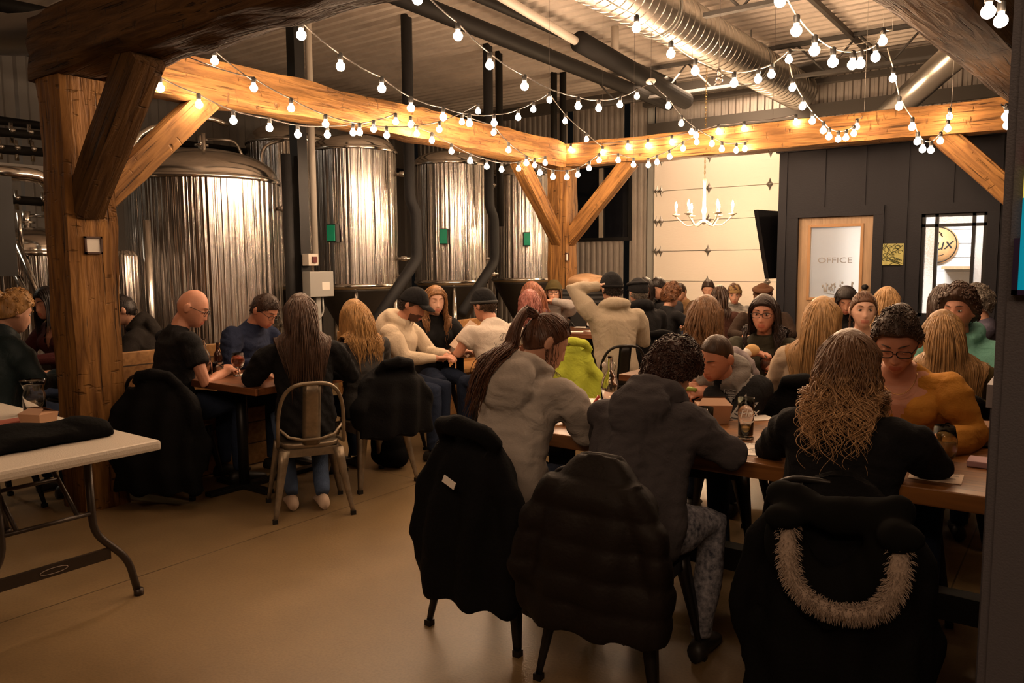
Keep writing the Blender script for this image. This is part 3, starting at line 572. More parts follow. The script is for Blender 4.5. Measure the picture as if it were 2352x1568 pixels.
def strand(pts, F, cord_lbl, desc, pre=None, post=None, cm=None, lit=None):
    """pts: bulbs seen in the photo in order along the cord; F: (start, end) distance, or ('X'|'Y', plane)"""
    P = []
    def pt(px, py):
        if F[0] == 'X': return atX(px, py, F[1])
        if F[0] == 'Y': return atY(px, py, F[1])
        x0 = pts[0][0]; x1_ = pts[-1][0]; t = (px-x0)/(x1_-x0) if x1_ != x0 else 0
        return atF(px, py, 1/((1-t)/F[0]+t/F[1]))
    for px, py in pts: P.append(pt(px, py))
    for p in P: bulb_at(p, desc, desc)
    top = [p+Vector((0, 0, .062)) for p in P]
    if pre: top = [pt(*pre)] + top
    if post: top = top + [pt(*post)]
    # cord hangs slightly between sockets
    c = [top[0]]
    for a, b_ in zip(top[:-1], top[1:]):
        L_ = (b_-a).length
        for k in (1, 2, 3): t = k/4; c.append(a*(1-t)+b_*t+Vector((0, 0, -.10*L_*t*(1-t))))
        c.append(b_)
    cb_ = MB().tube(c, .0045, 5)
    if F[0] not in ('X', 'Y'): cb_.tube([c[-1], (c[-1].x, c[-1].y, (DZ-DRAD if abs(c[-1].x-DX) < .26 else ZC-.02))], .0015, 4)
    cb_.build('light_string_cord', cm or CORDM, None, cord_lbl, 'cord')
bx = XA+S/2+.05
strand([(368, 200), (457, 238), (536, 275), (619, 292), (684, 307), (752, 308), (811, 303), (858, 295), (909, 278)], ('X', bx), 'cord along the left beam, drooping below its near half', 'glowing bulb on the cord along the near half of the left beam', pre=(330, 178))
strand([(943, 285), (957, 306), (992, 321), (1037, 346), (1080, 368), (1118, 381), (1152, 388), (1191, 386), (1228, 378), (1252, 373)], ('X', bx-.02), 'cord along the left beam, drooping below its far half', 'glowing bulb on the cord along the far half of the left beam')
strand([(583, 200), (669, 247), (748, 283), (826, 302), (888, 309), (1009, 296), (1098, 254)], ('X', bx+.14), 'cord swagged in front of the left beam from its top edge', 'bulb on the swag hanging in front of the left beam', pre=(430, 130))
strand([(493, 138), (583, 200)][:1], ('X', bx+.14), 'short cord end at the top of the left beam', 'single bulb above the near end of the left beam', pre=(440, 100), post=(583, 186))
strand([(692, 78), (782, 150), (877, 201), (944, 246), (1018, 267), (1078, 281), (1135, 281), (1190, 268), (1225, 250), (1262, 227)], (4.2, 7.6), 'long cord crossing the ceiling from the overhead beam to the middle of the room', 'bulb on the cord crossing before the black columns', pre=(655, 40))
strand([(1262, 229), (1298, 277), (1347, 319), (1384, 349)], (7.6, 8.9), 'cord running down from the middle of the room to the far corner', 'bulb on the short cord dropping to the far beam')
strand([(959, -4), (1052, 80), (1125, 147), (1205, 196), (1328, 242), (1375, 247), (1424, 239), (1463, 220)], (4.0, 7.3), 'long cord from the top edge down past the black drops to the silver duct', 'bulb on the long cord from the top edge to the silver duct', pre=(900, -60), post=(1495, 187))
strand([(1535, 242), (1565, 282), (1599, 310), (1635, 329), (1658, 341), (1691, 344), (1711, 341), (1742, 330), (1756, 317)], (7.0, 8.2), 'cord from the silver duct drooping before the white door', 'bulb on the cord drooping below the far beam, left of the dark wall', pre=(1495, 187), post=(1775, 288))
strand([(1061, 279), (1134, 303), (1168, 343), (1209, 373), (1240, 395), (1270, 405), (1302, 406), (1327, 400), (1353, 385), (1376, 367), (1420, 367), (1455, 377)], (7.4, 8.3), 'cord looped around the far corner post', 'bulb on the loop around the far corner post')
strand([(1489, 378), (1509, 371), (1538, 359), (1569, 340), (1600, 325), (1588, 302)], (8.2, 8.0), 'cord rising from below the far beam', 'bulb on the cord rising below the far beam over the white door')
strand([(1311, 343), (1442, 336), (1488, 333), (1543, 325), (1650, 301), (1709, 294), (1828, 279)], ('Y', YB-.17), 'cord lying along the near side of the far beam', 'bulb lying against the near side of the far beam')
strand([(1462, 62), (1541, 121), (1597, 161), (1686, 189), (1741, 180), (1772, 169), (1812, 135)], (4.6, 5.6), 'cord swagged under the silver duct', 'bulb on the swag under the silver duct', pre=(1380, -10), post=(2028, 85), cm=CORDW)
strand([(1792, 0), (1829, 68), (1871, 113), (1913, 140), (1958, 146), (1976, 144), (2011, 129), (2027, 92)], (3.6, 4.6), 'nearest white cord swagged at the upper right', 'bulb on the nearest swag at the upper right', pre=(1770, -40), post=(2050, 68), cm=CORDW)
strand([(1820, 200), (1843, 243), (1866, 276), (1891, 298), (1904, 312), (1925, 318), (1943, 315), (1961, 305), (1968, 290)], (6.0, 7.2), 'cord swagged below the end of the silver duct', 'bulb on the swag below the end of the silver duct', pre=(1812, 140), post=(1985, 265), cm=CORDW)
strand([(2051, 178), (2065, 243), (2095, 290), (2107, 323), (2119, 341), (2138, 343), (2160, 322), (2177, 294), (2181, 266)], (5.6, 6.8), 'cord swagged over the right end of the far beam', 'bulb on the swag over the right end of the far beam', pre=(2038, 110), post=(2186, 238), cm=CORDW)
strand([(2312, 265), (2315, 285)], (4.6, 4.7), 'short cord at the right dark wall', 'bulb against the right dark wall', pre=(2300, 240))
strand([(2270, 23), (2299, 44)], (3.0, 3.1), 'short cord at the top right corner', 'bulb in the top right corner', pre=(2250, -20), cm=CORDW)
# the unlit bulb and the knot of tape
pk = atF(1495, 187, 7.3); MB().ell(pk, (.05, .02, .03), n=10, m=7).build('cord_knot', CORDW, None, 'white cord knot tied under the ceiling between two strings', 'knot')
pk = atF(1651, 181, 5.0); MB().lathe([(.004, -.03)]+[(.024*math.sin(a), -.006-.024*math.cos(a)) for a in [PI*i/10 for i in range(1, 9)]]+[(.011, .03), (.011, .06)], n=16).build('unlit_bulb', GLASS, None, 'unlit clear bulb under the silver duct', 'light bulb', loc=pk); MB().tube([pk+Vector((0, 0, .055)), (pk.x, pk.y, ZC-.02)], .002, 5).build('bulb_wire', CORDM, None, 'thin wire from which the unlit bulb hangs', 'wire')
# ================================================================= chandelier
ch = atF(1617, 503, 10.4); cl = empty('chandelier', ch, 0, 'cream candle chandelier with six lit lamps before the white door', 'chandelier')
CRM = mat('cream metal', (.62, .55, .45), .4)
b = MB(); b.lathe([(.004, -.07), (.05, -.05), (.07, -.03), (.02, -.01), (.02, .06), (.035, .10), (.022, .16), (.018, .45), (.028, .5), (.01, .55)], n=20); b.build('stem', CRM, cl)
top_ = ZC-.05-ch.z; b = MB(); n_ = int((top_-.55)/.035)
for k in range(n_):
    z = .55+.035*k+.017; r1 = .011
    b.tube([((r1*math.cos(t) if k % 2 else 0), (0 if k % 2 else r1*math.cos(t)), z+.022*math.sin(t)) for t in [2*PI*i/8 for i in range(8)]], .003, 4, closed=True)
b.build('chain', mat('brass', (.45, .30, .10), .35, .9), cl)
for k in range(6):
    a = k*PI/3+.35; d_ = Vector((math.cos(a), math.sin(a), 0)); arm = MB(); pts = []
    for i in range(13): t = i/12; pts.append(d_*(.02+.34*t)+Vector((0, 0, -.03-.055*math.sin(PI*t*.95)+.075*max(0, t-.6)/.4)))
    arm.tube(pts, .008, 8); e_ = pts[-1]; arm.lathe([(.01, 0), (.05, .02), (.055, .03), (.015, .03), (.013, .05)], c=e_, n=18); ao = arm.build('arm', CRM, cl)
    MB().lathe([(.012, .03), (.012, .11)], c=e_, n=12).build('candle_sleeve', mat('ivory sleeve', (.75, .66, .5), .5), ao)
    MB().lathe([(.003, .11), (.014, .125), (.016, .145), (.008, .175), (.002, .195)], c=e_, n=12).build('candle_lamp', mat('candle lamp glow', (1, .9, .7), .4, emit=(1, .66, .38), es=1500), ao)
# ================================================================= dark wall at the right edge
p0 = atF(2313, 20, 1.95); p1 = atF(2262, 1500, 1.9)
WX = (p0.x+p1.x)/2; WY = (p0.y+p1.y)/2
dw = MB(); dw.bb((WX, WY, 0), (XR, WY+.16, ZC-.02)); dw.bb((WX+.02, WY-.012, 0), (WX+.10, WY, ZC-.02)); dw.bb((WX+.42, WY-.012, 0), (WX+.46, WY, ZC-.02))
dw.build('wall_partition', mat('navy wall paint', (.085, .082, .095), .55, bump=.2, bscale=200), kind='structure')
hz = atF(2290, 895, 2.05); hw_ = atF(2275, 900, 2.05)
b = MB(); b.bb((hw_.x, WY+.16, 0), (WX+.5, WY+.36, hz.z)); b.build('wall_half', mat('navy wall paint', (.05, .05, .06), .5), kind='structure')
MB().bb((hw_.x-.01, WY+.155, hz.z-.05), (WX+.5, WY+.37, hz.z+.012)).build('trim_4', mat('greyish cap board', (.30, .27, .28), .5), kind='structure')
# painted colour panel at the very edge
pa = atY(2338, 665, WY-.02); pz = atY(2344, 325, WY-.02); cp = empty('menu_screen', (pa.x, WY-.014, pa.z), 0, 'glowing screen with teal, yellow and red fields on the dark wall at the right edge', 'screen')
hP = pz.z-pa.z
for z0, z1, c, nm in ((0, .62, (.0, .16, .22), 'teal_field'), (.62, .84, (.45, .38, .06), 'yellow_field'), (.84, 1.0, (.30, .03, .03), 'red_field')):
    MB().bb((0, -.02, hP*z0), (.35, .0, hP*z1)).build(nm, mat(nm, c, .3, emit=c, es=1.1), cp)
MB().bb((-.012, -.03, -.012), (0, 0, hP*.35)).bb((-.012, -.03, -.012), (.35, 0, 0)).build('panel_edge', mat('navy edge', (.02, .01, .06), .4), cp)
# ================================================================= metal cafe chair
GUN = mat('gunmetal chair paint', (.26, .21, .15), .42, .65, var=.3, vscale=14)
GUN2 = mat('black chair paint', (.02, .018, .017), .4, .5)
def make_chair(M_=None):
    M_ = M_ or GUN; root = empty('metal_chair', (0, 0, 0)); SH = .445
    b = MB(); rings = []
    for z, k in ((SH-.035, .97), (SH-.01, 1.), (SH, .985), (SH-.004, .93), (SH-.012, .6), (SH-.014, .1)):
        ring = []
        for i in range(32):
            a = 2*PI*i/32; ca, sa = math.cos(a), math.sin(a); e = .55
            ring.append((.175*k*abs(ca)**e*(1 if ca > 0 else -1), .175*k*abs(sa)**e*(1 if sa > 0 else -1), z))
        rings.append(ring)
    b.loft(rings); b.build('seat', M_, root)
    b = MB()
    for s in (-1, 1): b.bb((s*.165-.012, -.16, SH-.075), (s*.165+.012, .16, SH-.03)); b.bb((-.16, s*.165-.012, SH-.075), (.16, s*.165+.012, SH-.03))
    b.build('seat_apron', M_, root)
    for sx in (-1, 1):
        for sy in (-1, 1):
            b = MB(); n = 7; rg = []
            for i in range(n):
                t = i/(n-1); z = (SH-.035)*(1-t); w_ = .062*(1-t)+.022*t; cx = sx*(.150+.075*t); cy = sy*(.150+.075*t)
                u = .42
                rg.append([(cx+sx*w_*.55, cy+sy*w_*.55, z), (cx-sx*w_*u, cy+sy*w_*.55, z), (cx-sx*w_*.2, cy-sy*w_*.2, z), (cx+sx*w_*.55, cy-sy*w_*u, z)])
            if sx*sy < 0: rg = [r_[::-1] for r_ in rg]
            b.loft(rg); lg = b.build('leg', M_, root); MB().box((sx*.226, sy*.226, .012), (.03, .03, .024)).build('rubber_foot', BLKM, lg)
    # hoop of the backrest
    b = MB(); pts = []
    for i in range(25):
        t = i/24; a = PI*t; x = -.19*math.cos(a)*(1 if abs(math.cos(a)) < 1 else 1); x = .19*(-1 if math.cos(a) > 0 else 1)*abs(math.cos(a))**.65; z = SH-.0+.375*abs(math.sin(a))**.55; lean = -.165-.09*((z-SH)/.375)**1.2
        y = lean-.035*(1-(x/.19)**2); pts.append((x, y, z))
    pts = [(-.172, -.05, SH)]+pts+[(.172, -.05, SH)]
    b.tube(pts, .0115, 10); b.build('back_hoop', M_, root)
    b = MB(); rg = []
    for i in range(8):
        t = i/7; z = SH-.01+.375*t; y = -.175-.115*t; w_ = .052; rg.append([(-w_, y+.006, z), (-w_*.5, y-.004, z), (w_*.5, y-.004, z), (w_, y+.006, z), (w_*.5, y, z), (-w_*.5, y, z)])
    b.loft(rg); b.build('back_splat', M_, root)
    b = MB(); b.tube([(-.186, -.150, SH+.10), (-.13, -.20, SH+.05), (-.05, -.205, SH+.03), (.05, -.205, SH+.03), (.13, -.20, SH+.05), (.186, -.150, SH+.10)], .009, 8); b.build('back_rail', M_, root)
    return root
CH = {'g': make_chair(), 'b': make_chair(GUN2)}; used = set()
def chair(x, y, rz, label, k='g', group=None, z=0):
    o = CH[k] if k not in used else copy_tree(CH[k]); used.add(k); o.location = (x, y, z); o.rotation_euler = (0, 0, rz); tag(o, label, 'chair', group)
    if 'group' in o.keys() and not group: del o['group']
    return o
# ================================================================= tables
WALN = plank_mat('dark stained table planks', (.075, .025, .010), (.24, .095, .035), .14, axis=1, rough=.32, coat=.35)
WALN2 = plank_mat('brown table boards', (.11, .042, .010), (.32, .135, .034), .125, axis=1, rough=.35, coat=.3)
HZ = .755
def table(name, x0, x1, y0, y1, label, M_, z=HZ, th=.045, base='T', rot=0, rnd_=0, ends=True):
    cx, cy = (x0+x1)/2, (y0+y1)/2; lx, ly = (x1-x0), (y1-y0); t = empty(name, (cx, cy, 0), rot, label, 'table')
    if rnd_:
        b = MB(); n = 10; ring = []
        for qx, qy, a0 in ((1, 1, 0), (-1, 1, 90), (-1, -1, 180), (1, -1, 270)):
            for i in range(n+1): a = R(a0+90*i/n); ring.append((qx*(lx/2-rnd_)+rnd_*math.cos(a), qy*(ly/2-rnd_)+rnd_*math.sin(a)))
        b.loft([[(x, y, z-th) for x, y in ring], [(x*1.0, y*1.0, z-th+.006) for x, y in ring], [(x, y, z-.004) for x, y in ring], [(x*.994, y*.994, z) for x, y in ring]]); b.sm = [False]*len(b.sm)
    else: b = MB().bb((-lx/2, -ly/2, z-th), (lx/2, ly/2, z), bev=.005)
    b.build('tabletop', M_, t)
    if base == 'A':      # heavy dark frame
        for sx in (-1, 1):
            b = MB(); b.bb((sx*(lx/2-.28)-.05, -ly/2+.10, 0), (sx*(lx/2-.28)+.05, ly/2-.10, .08), bev=.005); b.bb((sx*(lx/2-.28)-.05, -ly/2+.12, z-th-.07), (sx*(lx/2-.28)+.05, ly/2-.12, z-th))
            b.bb((sx*(lx/2-.28)-.045, -ly/2+.16, .08), (sx*(lx/2-.28)+.045, -ly/2+.25, z-th-.07)); b.bb((sx*(lx/2-.28)-.045, ly/2-.25, .08), (sx*(lx/2-.28)+.045, ly/2-.16, z-th-.07)); b.build('trestle', BLKM, t)
        MB().bb((-lx/2+.28, -.04, .16), (lx/2-.28, .04, .26)).build('stretcher', BLKM, t)
    else:
        k = 1 if max(lx, ly) < 1.1 else 2
        for i in range(k):
            o_ = 0 if k == 1 else (-1+2*i)*max(lx, ly)*.28; px_, py_ = (o_, 0) if lx > ly else (0, o_)
            b = MB(); b.lathe([(.035, .02), (.035, z-th)], c=(px_, py_, 0), n=16); b.box((px_, py_, z-th-.012), (.32, .32, .02)); b.build('pedestal', BLKM, t)
            b = MB(); b.box((px_, py_, .018), (.55, .07, .03), bev=.008); b.box((px_, py_, .018), (.07, .55, .03), bev=.008); b.build('cross_foot', BLKM, t)
    return t
nE = atz(1646, 1050, HZ); NY = nE.y
table('long_table', -2.22, .75, NY, NY+.86, 'long brown plank table in the right foreground with five people around it', WALN2, base='A', th=.06)
table('dining_table', -2.5, .9, NY+1.78, NY+2.48, 'second long table behind the foreground one, with glasses and a sandwich', WALN, base='A')
c1_ = atz(588, 893, HZ); c2_ = atz(370, 862, HZ)
LX = (c1_.x, c2_.x); LY = (c1_.y+c2_.y)/2
table('dining_table', min(LX), max(LX), LY, LY+1.15, 'dark plank table at the left where the bald man sits', WALN, base='T')
m2 = atz(1005, 800, HZ); L2 = m2
table('dining_table', m2.x-.50, m2.x+.42, m2.y-.15, m2.y+.85, 'dark round-cornered table of the man in the cream hoodie', WALN, base='T', rnd_=.16)
m3 = atz(1330, 757, HZ); L3 = m3
table('dining_table', m3.x-.55, m3.x+.45, m3.y-.45, m3.y+.45, 'dark table beyond the man with his hand on his head', WALN, base='T')
m4 = atz(1560, 722, HZ); table('dining_table', m4.x-.6, m4.x+.6, m4.y-.4, m4.y+.4, 'table before the white door with a reading group', WALN, base='T')
m5 = atz(1740, 716, HZ+.12)
bx = empty('serving_counter', (m5.x, m5.y, 0), 0, 'dark counter with a pale wooden top before the white door', 'counter')
rx_ = min(.9, ox-m5.x-.10); MB().bb((-.55, -.25, 0), (rx_, .25, HZ+.08)).build('counter_body', DARK, bx); MB().bb((-.6, -.3, HZ+.08), (rx_+.05, .3, HZ+.12), bev=.004).build('counter_top', OAKD, bx)
m6 = atz(95, 770, HZ); table('dining_table', m6.x-.5, m6.x+.4, m6.y-.5, m6.y+.6, 'dark table at the far left behind the timber post', WALN, base='T')
m7 = atF(1985, 735, 6.55); table('dining_table', m7.x-.8, m7.x+.9, m7.y-.25, m7.y+.35, 'table behind the second long table, before the office wall', WALN, base='T')
# benches with plank backs along the beam
OAKB = plank_mat('honey bench boards', (.20, .095, .03), (.38, .20, .07), .16, axis=2, rough=.5, seam=.06)
def bench(y0, y1, x, label):
    t = empty('plank_bench', (x, y0, 0), 0, label, 'bench'); L_ = y1-y0
    MB().bb((-.04, 0, .05), (0, L_, .90), bev=.006).build('backrest', OAKB, t); MB().bb((0, 0, .41), (.40, L_, .45), bev=.006).build('seat', OAKB, t)
    MB().bb((.30, .02, 0), (.34, L_-.02, .41)).build('front_board', OAKB, t)
bench(2.6, LY+1.3, min(LX)-.30, 'honey wood bench with plank back beside the left timber post')
q = atX(1050, 745, -5.0); bench(q.y-1.2, q.y+.9, -5.35, 'honey wood bench with plank back behind the white T-shirt man')
# ================================================================= folding table at the left
PLAST = mat('cream moulded plastic', (.60, .54, .46), .42, bump=.2, bscale=150)
fc = atz(371, 1010, .74); ft = empty('folding_table', (fc.x, fc.y, 0), 0, 'cream plastic folding table with dark bent legs at the lower left', 'table')
MB().bb((-1.80, -.76, .695), (0, 0, .74), bev=.014).build('tabletop', PLAST, ft)
TUBE = mat('dark brown tube', (.05, .038, .03), .4, .5)
for xx, sg in ((-.26, 1), (-1.54, -1)):
    for yy, sy in ((-.20, 1), (-.56, -1)):
        b = MB(); b.tube(fillet([(xx, yy, .695), (xx+.02*sg, yy, .33), (xx+.05*sg, yy+sy*.13, .18), (xx+.06*sg, yy+sy*.165, .0)], .06), .0165, 12); b.tube([(xx+.06*sg, yy+sy*.165, 0), (xx+.06*sg, yy+sy*.165, .03)], .021, 12); b.build('leg', TUBE, ft)
    b = MB(); b.bb((xx+.03*sg-.006, -.62, .20), (xx+.03*sg+.012, -.14, .25)); cr = b.build('crossbar', TUBE, ft)
    b = MB(); b.tube([(xx+.03*sg+.014, -.38+.055*math.cos(t), .225+.012*math.sin(t)) for t in [2*PI*i/20 for i in range(20)]], .002, 5, closed=True); b.build('maker_badge', mat('badge', (.25, .2, .16), .4), cr)
    b = MB()
    for yy in (-.26, -.50): b.tube([(xx+.02*sg, yy, .42), (xx-.15*sg, yy, .56), (xx-.34*sg, yy, .69)], .010, 8)
    b.tube([(xx+.02*sg, -.20, .42), (xx+.02*sg, -.56, .42)], .010, 8); b.tube([(xx-.15*sg, -.26, .56), (xx-.15*sg, -.50, .56)], .009, 8); b.build('folding_brace', TUBE, ft)
# jar, kraft box, napkins and black bag on it
jc = atz(85, 955, .74)
b = MB(); b.lathe([(.045, .0), (.052, .02), (.052, .10), (.044, .125), (.052, .15), (.062, .175), (.059, .175), (.049, .15), (.041, .125), (.049, .10), (.049, .02), (.0, .012)], n=36, capt=False)
b.build('glass_jar', GLASS, None, 'clear flared glass jar on the folding table', 'jar', loc=(jc.x-.07, jc.y+.02, .742))
KR = mat('kraft board', (.42, .24, .14), .6)
kb = MB()
def boxtaper(b, w0, d0, w1, d1, h):
    b.add([(-w0, -d0, 0), (w0, -d0, 0), (w0, d0, 0), (-w0, d0, 0), (-w1, -d1, h), (w1, -d1, h), (w1, d1, h), (-w1, d1, h)], [[3, 2, 1, 0], [0, 1, 5, 4], [1, 2, 6, 5], [2, 3, 7, 6], [3, 0, 4, 7]], 0, False)
    b.add([(-w1, -d1, h), (w1, -d1, h), (0, 0, h+.018), (w1, d1, h), (-w1, d1, h)], [[0, 1, 2], [1, 3, 2], [3, 4, 2], [4, 0, 2]], 0, False)
def takeout(px, py, z, rz, s, label, F=None):
    p_ = atz(px, py, z); t = empty('takeout_box', (p_.x, p_.y, z+.001), rz, label, 'box'); b = MB(); boxtaper(b, .055*s, .045*s, .068*s, .056*s, .075*s); b.build('carton', KR, t)
    b = MB(); b.add([(-.068*s, -.056*s, .075*s), (.068*s, -.056*s, .075*s), (.045*s, -.01*s, .098*s), (-.045*s, -.01*s, .098*s)], [[0, 1, 2, 3]], 0, False); b.add([(-.068*s, .056*s, .076*s), (.068*s, .056*s, .076*s), (.045*s, .0, .102*s), (-.045*s, .0, .102*s)], [[3, 2, 1, 0]], 0, False); b.build('lid_flap', KR, t); return t
takeout(90, 982, .742, .35, .95, 'pinkish brown takeout box in front of the glass jar')
q = atz(20, 985, .741); MB().box((0, 0, .018), (.10, .22, .035), Matrix.Rotation(.1, 3, 'Z'), bev=.004).build('card_box', mat('red brown card', (.30, .09, .06), .5), None, 'flat red-brown box at the left edge of the folding table', 'box', loc=(q.x-.02, q.y, .741))
# black bag: soft lump
def soft(name, pts_r, vox, M_, label, cat, parent=None, wr=.006, ws=9., group=None, it=2, flatz=None, loc=None, planes=None):
    """one soft fabric piece grown round ellipsoids / tubes, remeshed into a single surface"""
    b = MB()
    for e in pts_r:
        if e[0] == 'e': b.ell(e[1], e[2], e[3] if len(e) > 3 else None, 20, 12)
        elif e[0] == 't': b.tube(e[1], e[2], 14, flat=(e[3] if len(e) > 3 else 1.), up=(e[4] if len(e) > 4 else None))
        elif e[0] == 'l': b.loft(e[1])
        elif e[0] == 'b': b.box(e[1], e[2], e[3] if len(e) > 3 else None)
    me = remesh(b, vox, it); wrinkle(me, wr, ws, flatz)
    me.name = name; me.materials.append(M_) if not isinstance(M_, (list, tuple)) else [me.materials.append(x) for x in M_]
    o = bpy.data.objects.new(name, me); COL.objects.link(o)
    if parent: o.parent = parent
    if loc is not None: o.location = loc
    tag(o, label, cat, group); return o
_tmp = None
def remesh(b, vox, it=2):
    global _tmp
    me = b.mesh('tmp', []); o = bpy.data.objects.new('tmp', me); COL.objects.link(o)
    md = o.modifiers.new('r', 'REMESH'); md.mode = 'VOXEL'; md.voxel_size = vox; md.use_smooth_shade = True
    if it: sm_ = o.modifiers.new('s', 'SMOOTH'); sm_.factor = .5; sm_.iterations = it
    dg = bpy.context.evaluated_depsgraph_get(); out = bpy.data.meshes.new_from_object(o.evaluated_get(dg)); bpy.data.objects.remove(o); bpy.data.meshes.remove(me)
    out.polygons.foreach_set('use_smooth', [True]*len(out.polygons)); return out
def vco(me):
    a = np.empty(len(me.vertices)*3, 'f'); me.vertices.foreach_get('co', a); return a.reshape(-1, 3)
def vno(me):
    a = np.empty(len(me.vertices)*3, 'f'); me.vertices.foreach_get('normal', a); return a.reshape(-1, 3)
rng = np.random.RandomState(4)
def wav(P, scale, seed=0, n=9):
    """cheap smooth noise: sum of randomly directed, warped sines"""
    r_ = np.random.RandomState(seed); out = np.zeros(len(P))
    W = P + .35/scale*np.sin(P[:, [1, 2, 0]]*scale*1.3+seed)
    for k in range(n):
        d_ = r_.normal(size=3); d_ /= np.linalg.norm(d_); f = scale*r_.uniform(.6, 2.2); out += np.sin(W@d_*f+r_.uniform(0, 6.3))/ (1+.4*k)
    return out/3.
def wrinkle(me, amp, scale, flatz=None, stretch=(1, 1, .6)):
    if not amp: return
    P = vco(me); N = vno(me); w_ = wav(P*np.array(stretch), scale*2.2, int(abs(P[0, 0]*1000)) % 97); w_ = np.sign(w_)*np.abs(w_)**.7
    P = P + N*(amp*w_)[:, None]
    if flatz is not None: P[:, 2] = np.maximum(P[:, 2], flatz)
    me.vertices.foreach_set('co', P.astype('f').ravel()); me.update()
q = atz(120, 1015, .742); BAGM = mat('black bag cloth', (.0035, .0035, .0035), .9, bump=.3, bscale=60, spec=.08)
soft('black_bag', [('b', (0, 0, .022), (.26, .52, .035)), ('e', (-.0, 0, .04), (.14, .28, .035)), ('e', (.02, .18, .045), (.11, .11, .045)), ('e', (-.05, -.1, .045), (.10, .2, .04))], .012, BAGM, 'flat black cloth bag lying on the folding table', 'bag', wr=.010, ws=8, flatz=.0, loc=(q.x-.03, q.y-.04, .741))
# ================================================================= glasses, bottles, papers on the tables
PAP = mat('white paper', (.80, .76, .70), .7); INKM = mat('printed ink', (.06, .05, .05), .6)
def sheet(px, py, z, rz, w_, h_, label, lines=7, name='paper_sheet', cat='paper', seed=1, M_=None):
    p_ = atz(px, py, z); t = empty(name, (p_.x, p_.y, z+.0015), rz, label, cat); b = MB(); b.add([(-w_/2, -h_/2, 0), (w_/2, -h_/2, .0), (w_/2, h_/2, 0), (-w_/2, h_/2, 0.002), (-w_/2, -h_/2, .0012), (w_/2, -h_/2, .0012), (w_/2, h_/2, .0012), (-w_/2, h_/2, .0032)], [[3, 2, 1, 0], [4, 5, 6, 7], [0, 1, 5, 4], [1, 2, 6, 5], [2, 3, 7, 6], [3, 0, 4, 7]], 0, False); b.build('page', M_ or PAP, t)
    r_ = random.Random(seed); b = MB()
    for i in range(lines):
        y = h_*(.4-.8*i/lines); x = -w_*.42
        while x < w_*.38:
            l_ = r_.uniform(.01, .035)
            if r_.random() < .75: b.bb((x, y, .0032), (min(x+l_, w_*.42), y+.004, .0036))
            x += l_+.008
    if lines: b.build('printed_lines', INKM, t)
    return t
def pint(p_, label, r0=.030, r1=.040, h=.15, fill=.0, liq=None, stem=False, name='pint_glass', logo=False, foam=False):
    t = empty(name, p_, 0, label, 'glass'); b = MB()
    if stem: # tulip glass
        pr = [(.034, 0), (.034, .004), (.006, .01), (.006, .045), (.03, .06), (.044, .09), (.043, .12), (.036, .155), (.034, .155), (.041, .12), (.042, .09), (.028, .063), (0, .055)]
        b.lathe(pr, n=28, capt=False)
    else: b.lathe([(r0, 0), (r0+.001, .012), (r0+(r1-r0)*.75, h*.65), (r1, h), (r1-.002, h), (r0+(r1-r0)*.75-.002, h*.65), (r0-.001, .018), (0, .016)], n=32, capt=False)
    b.build('glass_body', GLASS, t)
    if liq: 
        b = MB()
        if stem: b.lathe([(.004, .058), (.027, .0645), (.040, .09), (.041, .09+(fill-.0)*.0), (.0395, .118)], n=24)
        else: b.lathe([(r0-.003, .018), (r0-.003+(r1-r0)*fill, .018+(h-.02)*fill)], n=28)
        b.build('drink', liq, t)
    return t
AMB = mat('amber beer', (.45, .10, .03), .05, trans=.8, ior=1.33); PALE = mat('pale beer', (.85, .60, .18), .05, trans=.9, ior=1.33); WATER = mat('water', (.9, .9, .9), .02, trans=1., ior=1.33)
pg = atz(1712, 1008, HZ); t = pint((pg.x, pg.y, HZ+.001), 'tall straight beer glass with white script logo, nearly empty, by the printed sheet', .030, .034, .175, .2, PALE)
MB().lathe([(.033, 0), (.034, .004), (.031, .012)], n=24).build('glass_base', GLASS, t)
LG = mat('white print', (.85, .80, .74), .5); fwd_ = -FW; lx_ = RT
text_obj('glass_script', 'Flux', .045, frame4(fwd_*.0355+Vector((0, 0, .115)), lx_+UP*.1, UP), LG, t, shear=.35)
b = MB(); b.tube([fwd_*.0355+lx_*(.022*math.cos(a))+UP*(.082+.008*math.sin(a)) for a in [PI+PI*i/10 for i in range(11)]], .0012, 5); b.tube([fwd_*.0355+lx_*(.026*math.cos(a))+UP*(.089+.012*math.sin(a)) for a in [PI+PI*i/10 for i in range(11)]], .0016, 5); b.build('glass_emblem', LG, t)
pg = atz(1618, 1005, HZ); pint((pg.x, pg.y, HZ+.001), 'short clear water glass beside the takeout box', .030, .036, .13, .12, WATER)
pg = atz(2166, 1060, HZ); t = empty('wine_glass', (pg.x, pg.y, HZ+.001), 0, 'stemless wide glass half full of pale drink at the right end of the long table', 'glass')
MB().lathe([(.020, 0), (.038, .02), (.046, .05), (.044, .09), (.034, .135), (.032, .135), (.042, .09), (.044, .05), (.036, .023), (.0, .006)], n=36, capt=False).build('glass_body', GLASS, t); MB().lathe([(.018, .008), (.035, .024), (.0425, .05), (.042, .075)], n=28).build('drink', PALE, t)
sheet(1690, 1030, HZ, .30, .27, .20, 'white printed quiz sheet on the long table before the dark gray hoodie person', 8, seed=2)
sheet(1745, 960, HZ, .8, .12, .12, 'small white paper behind the tall beer glass', 0)
sheet(2150, 1095, HZ, .05, .16, .14, 'pale paper by the right end of the long table', 3, seed=4, M_=mat('tan paper', (.55, .42, .32), .7))
q = atz(2245, 1068, HZ); MB().box((0, 0, .012), (.16, .10, .022), bev=.004).build('pink_notebook', mat('mauve cover', (.42, .26, .28), .6), None, 'mauve notebook at the right end of the long table', 'book', loc=(q.x+.05, q.y, HZ+.001))
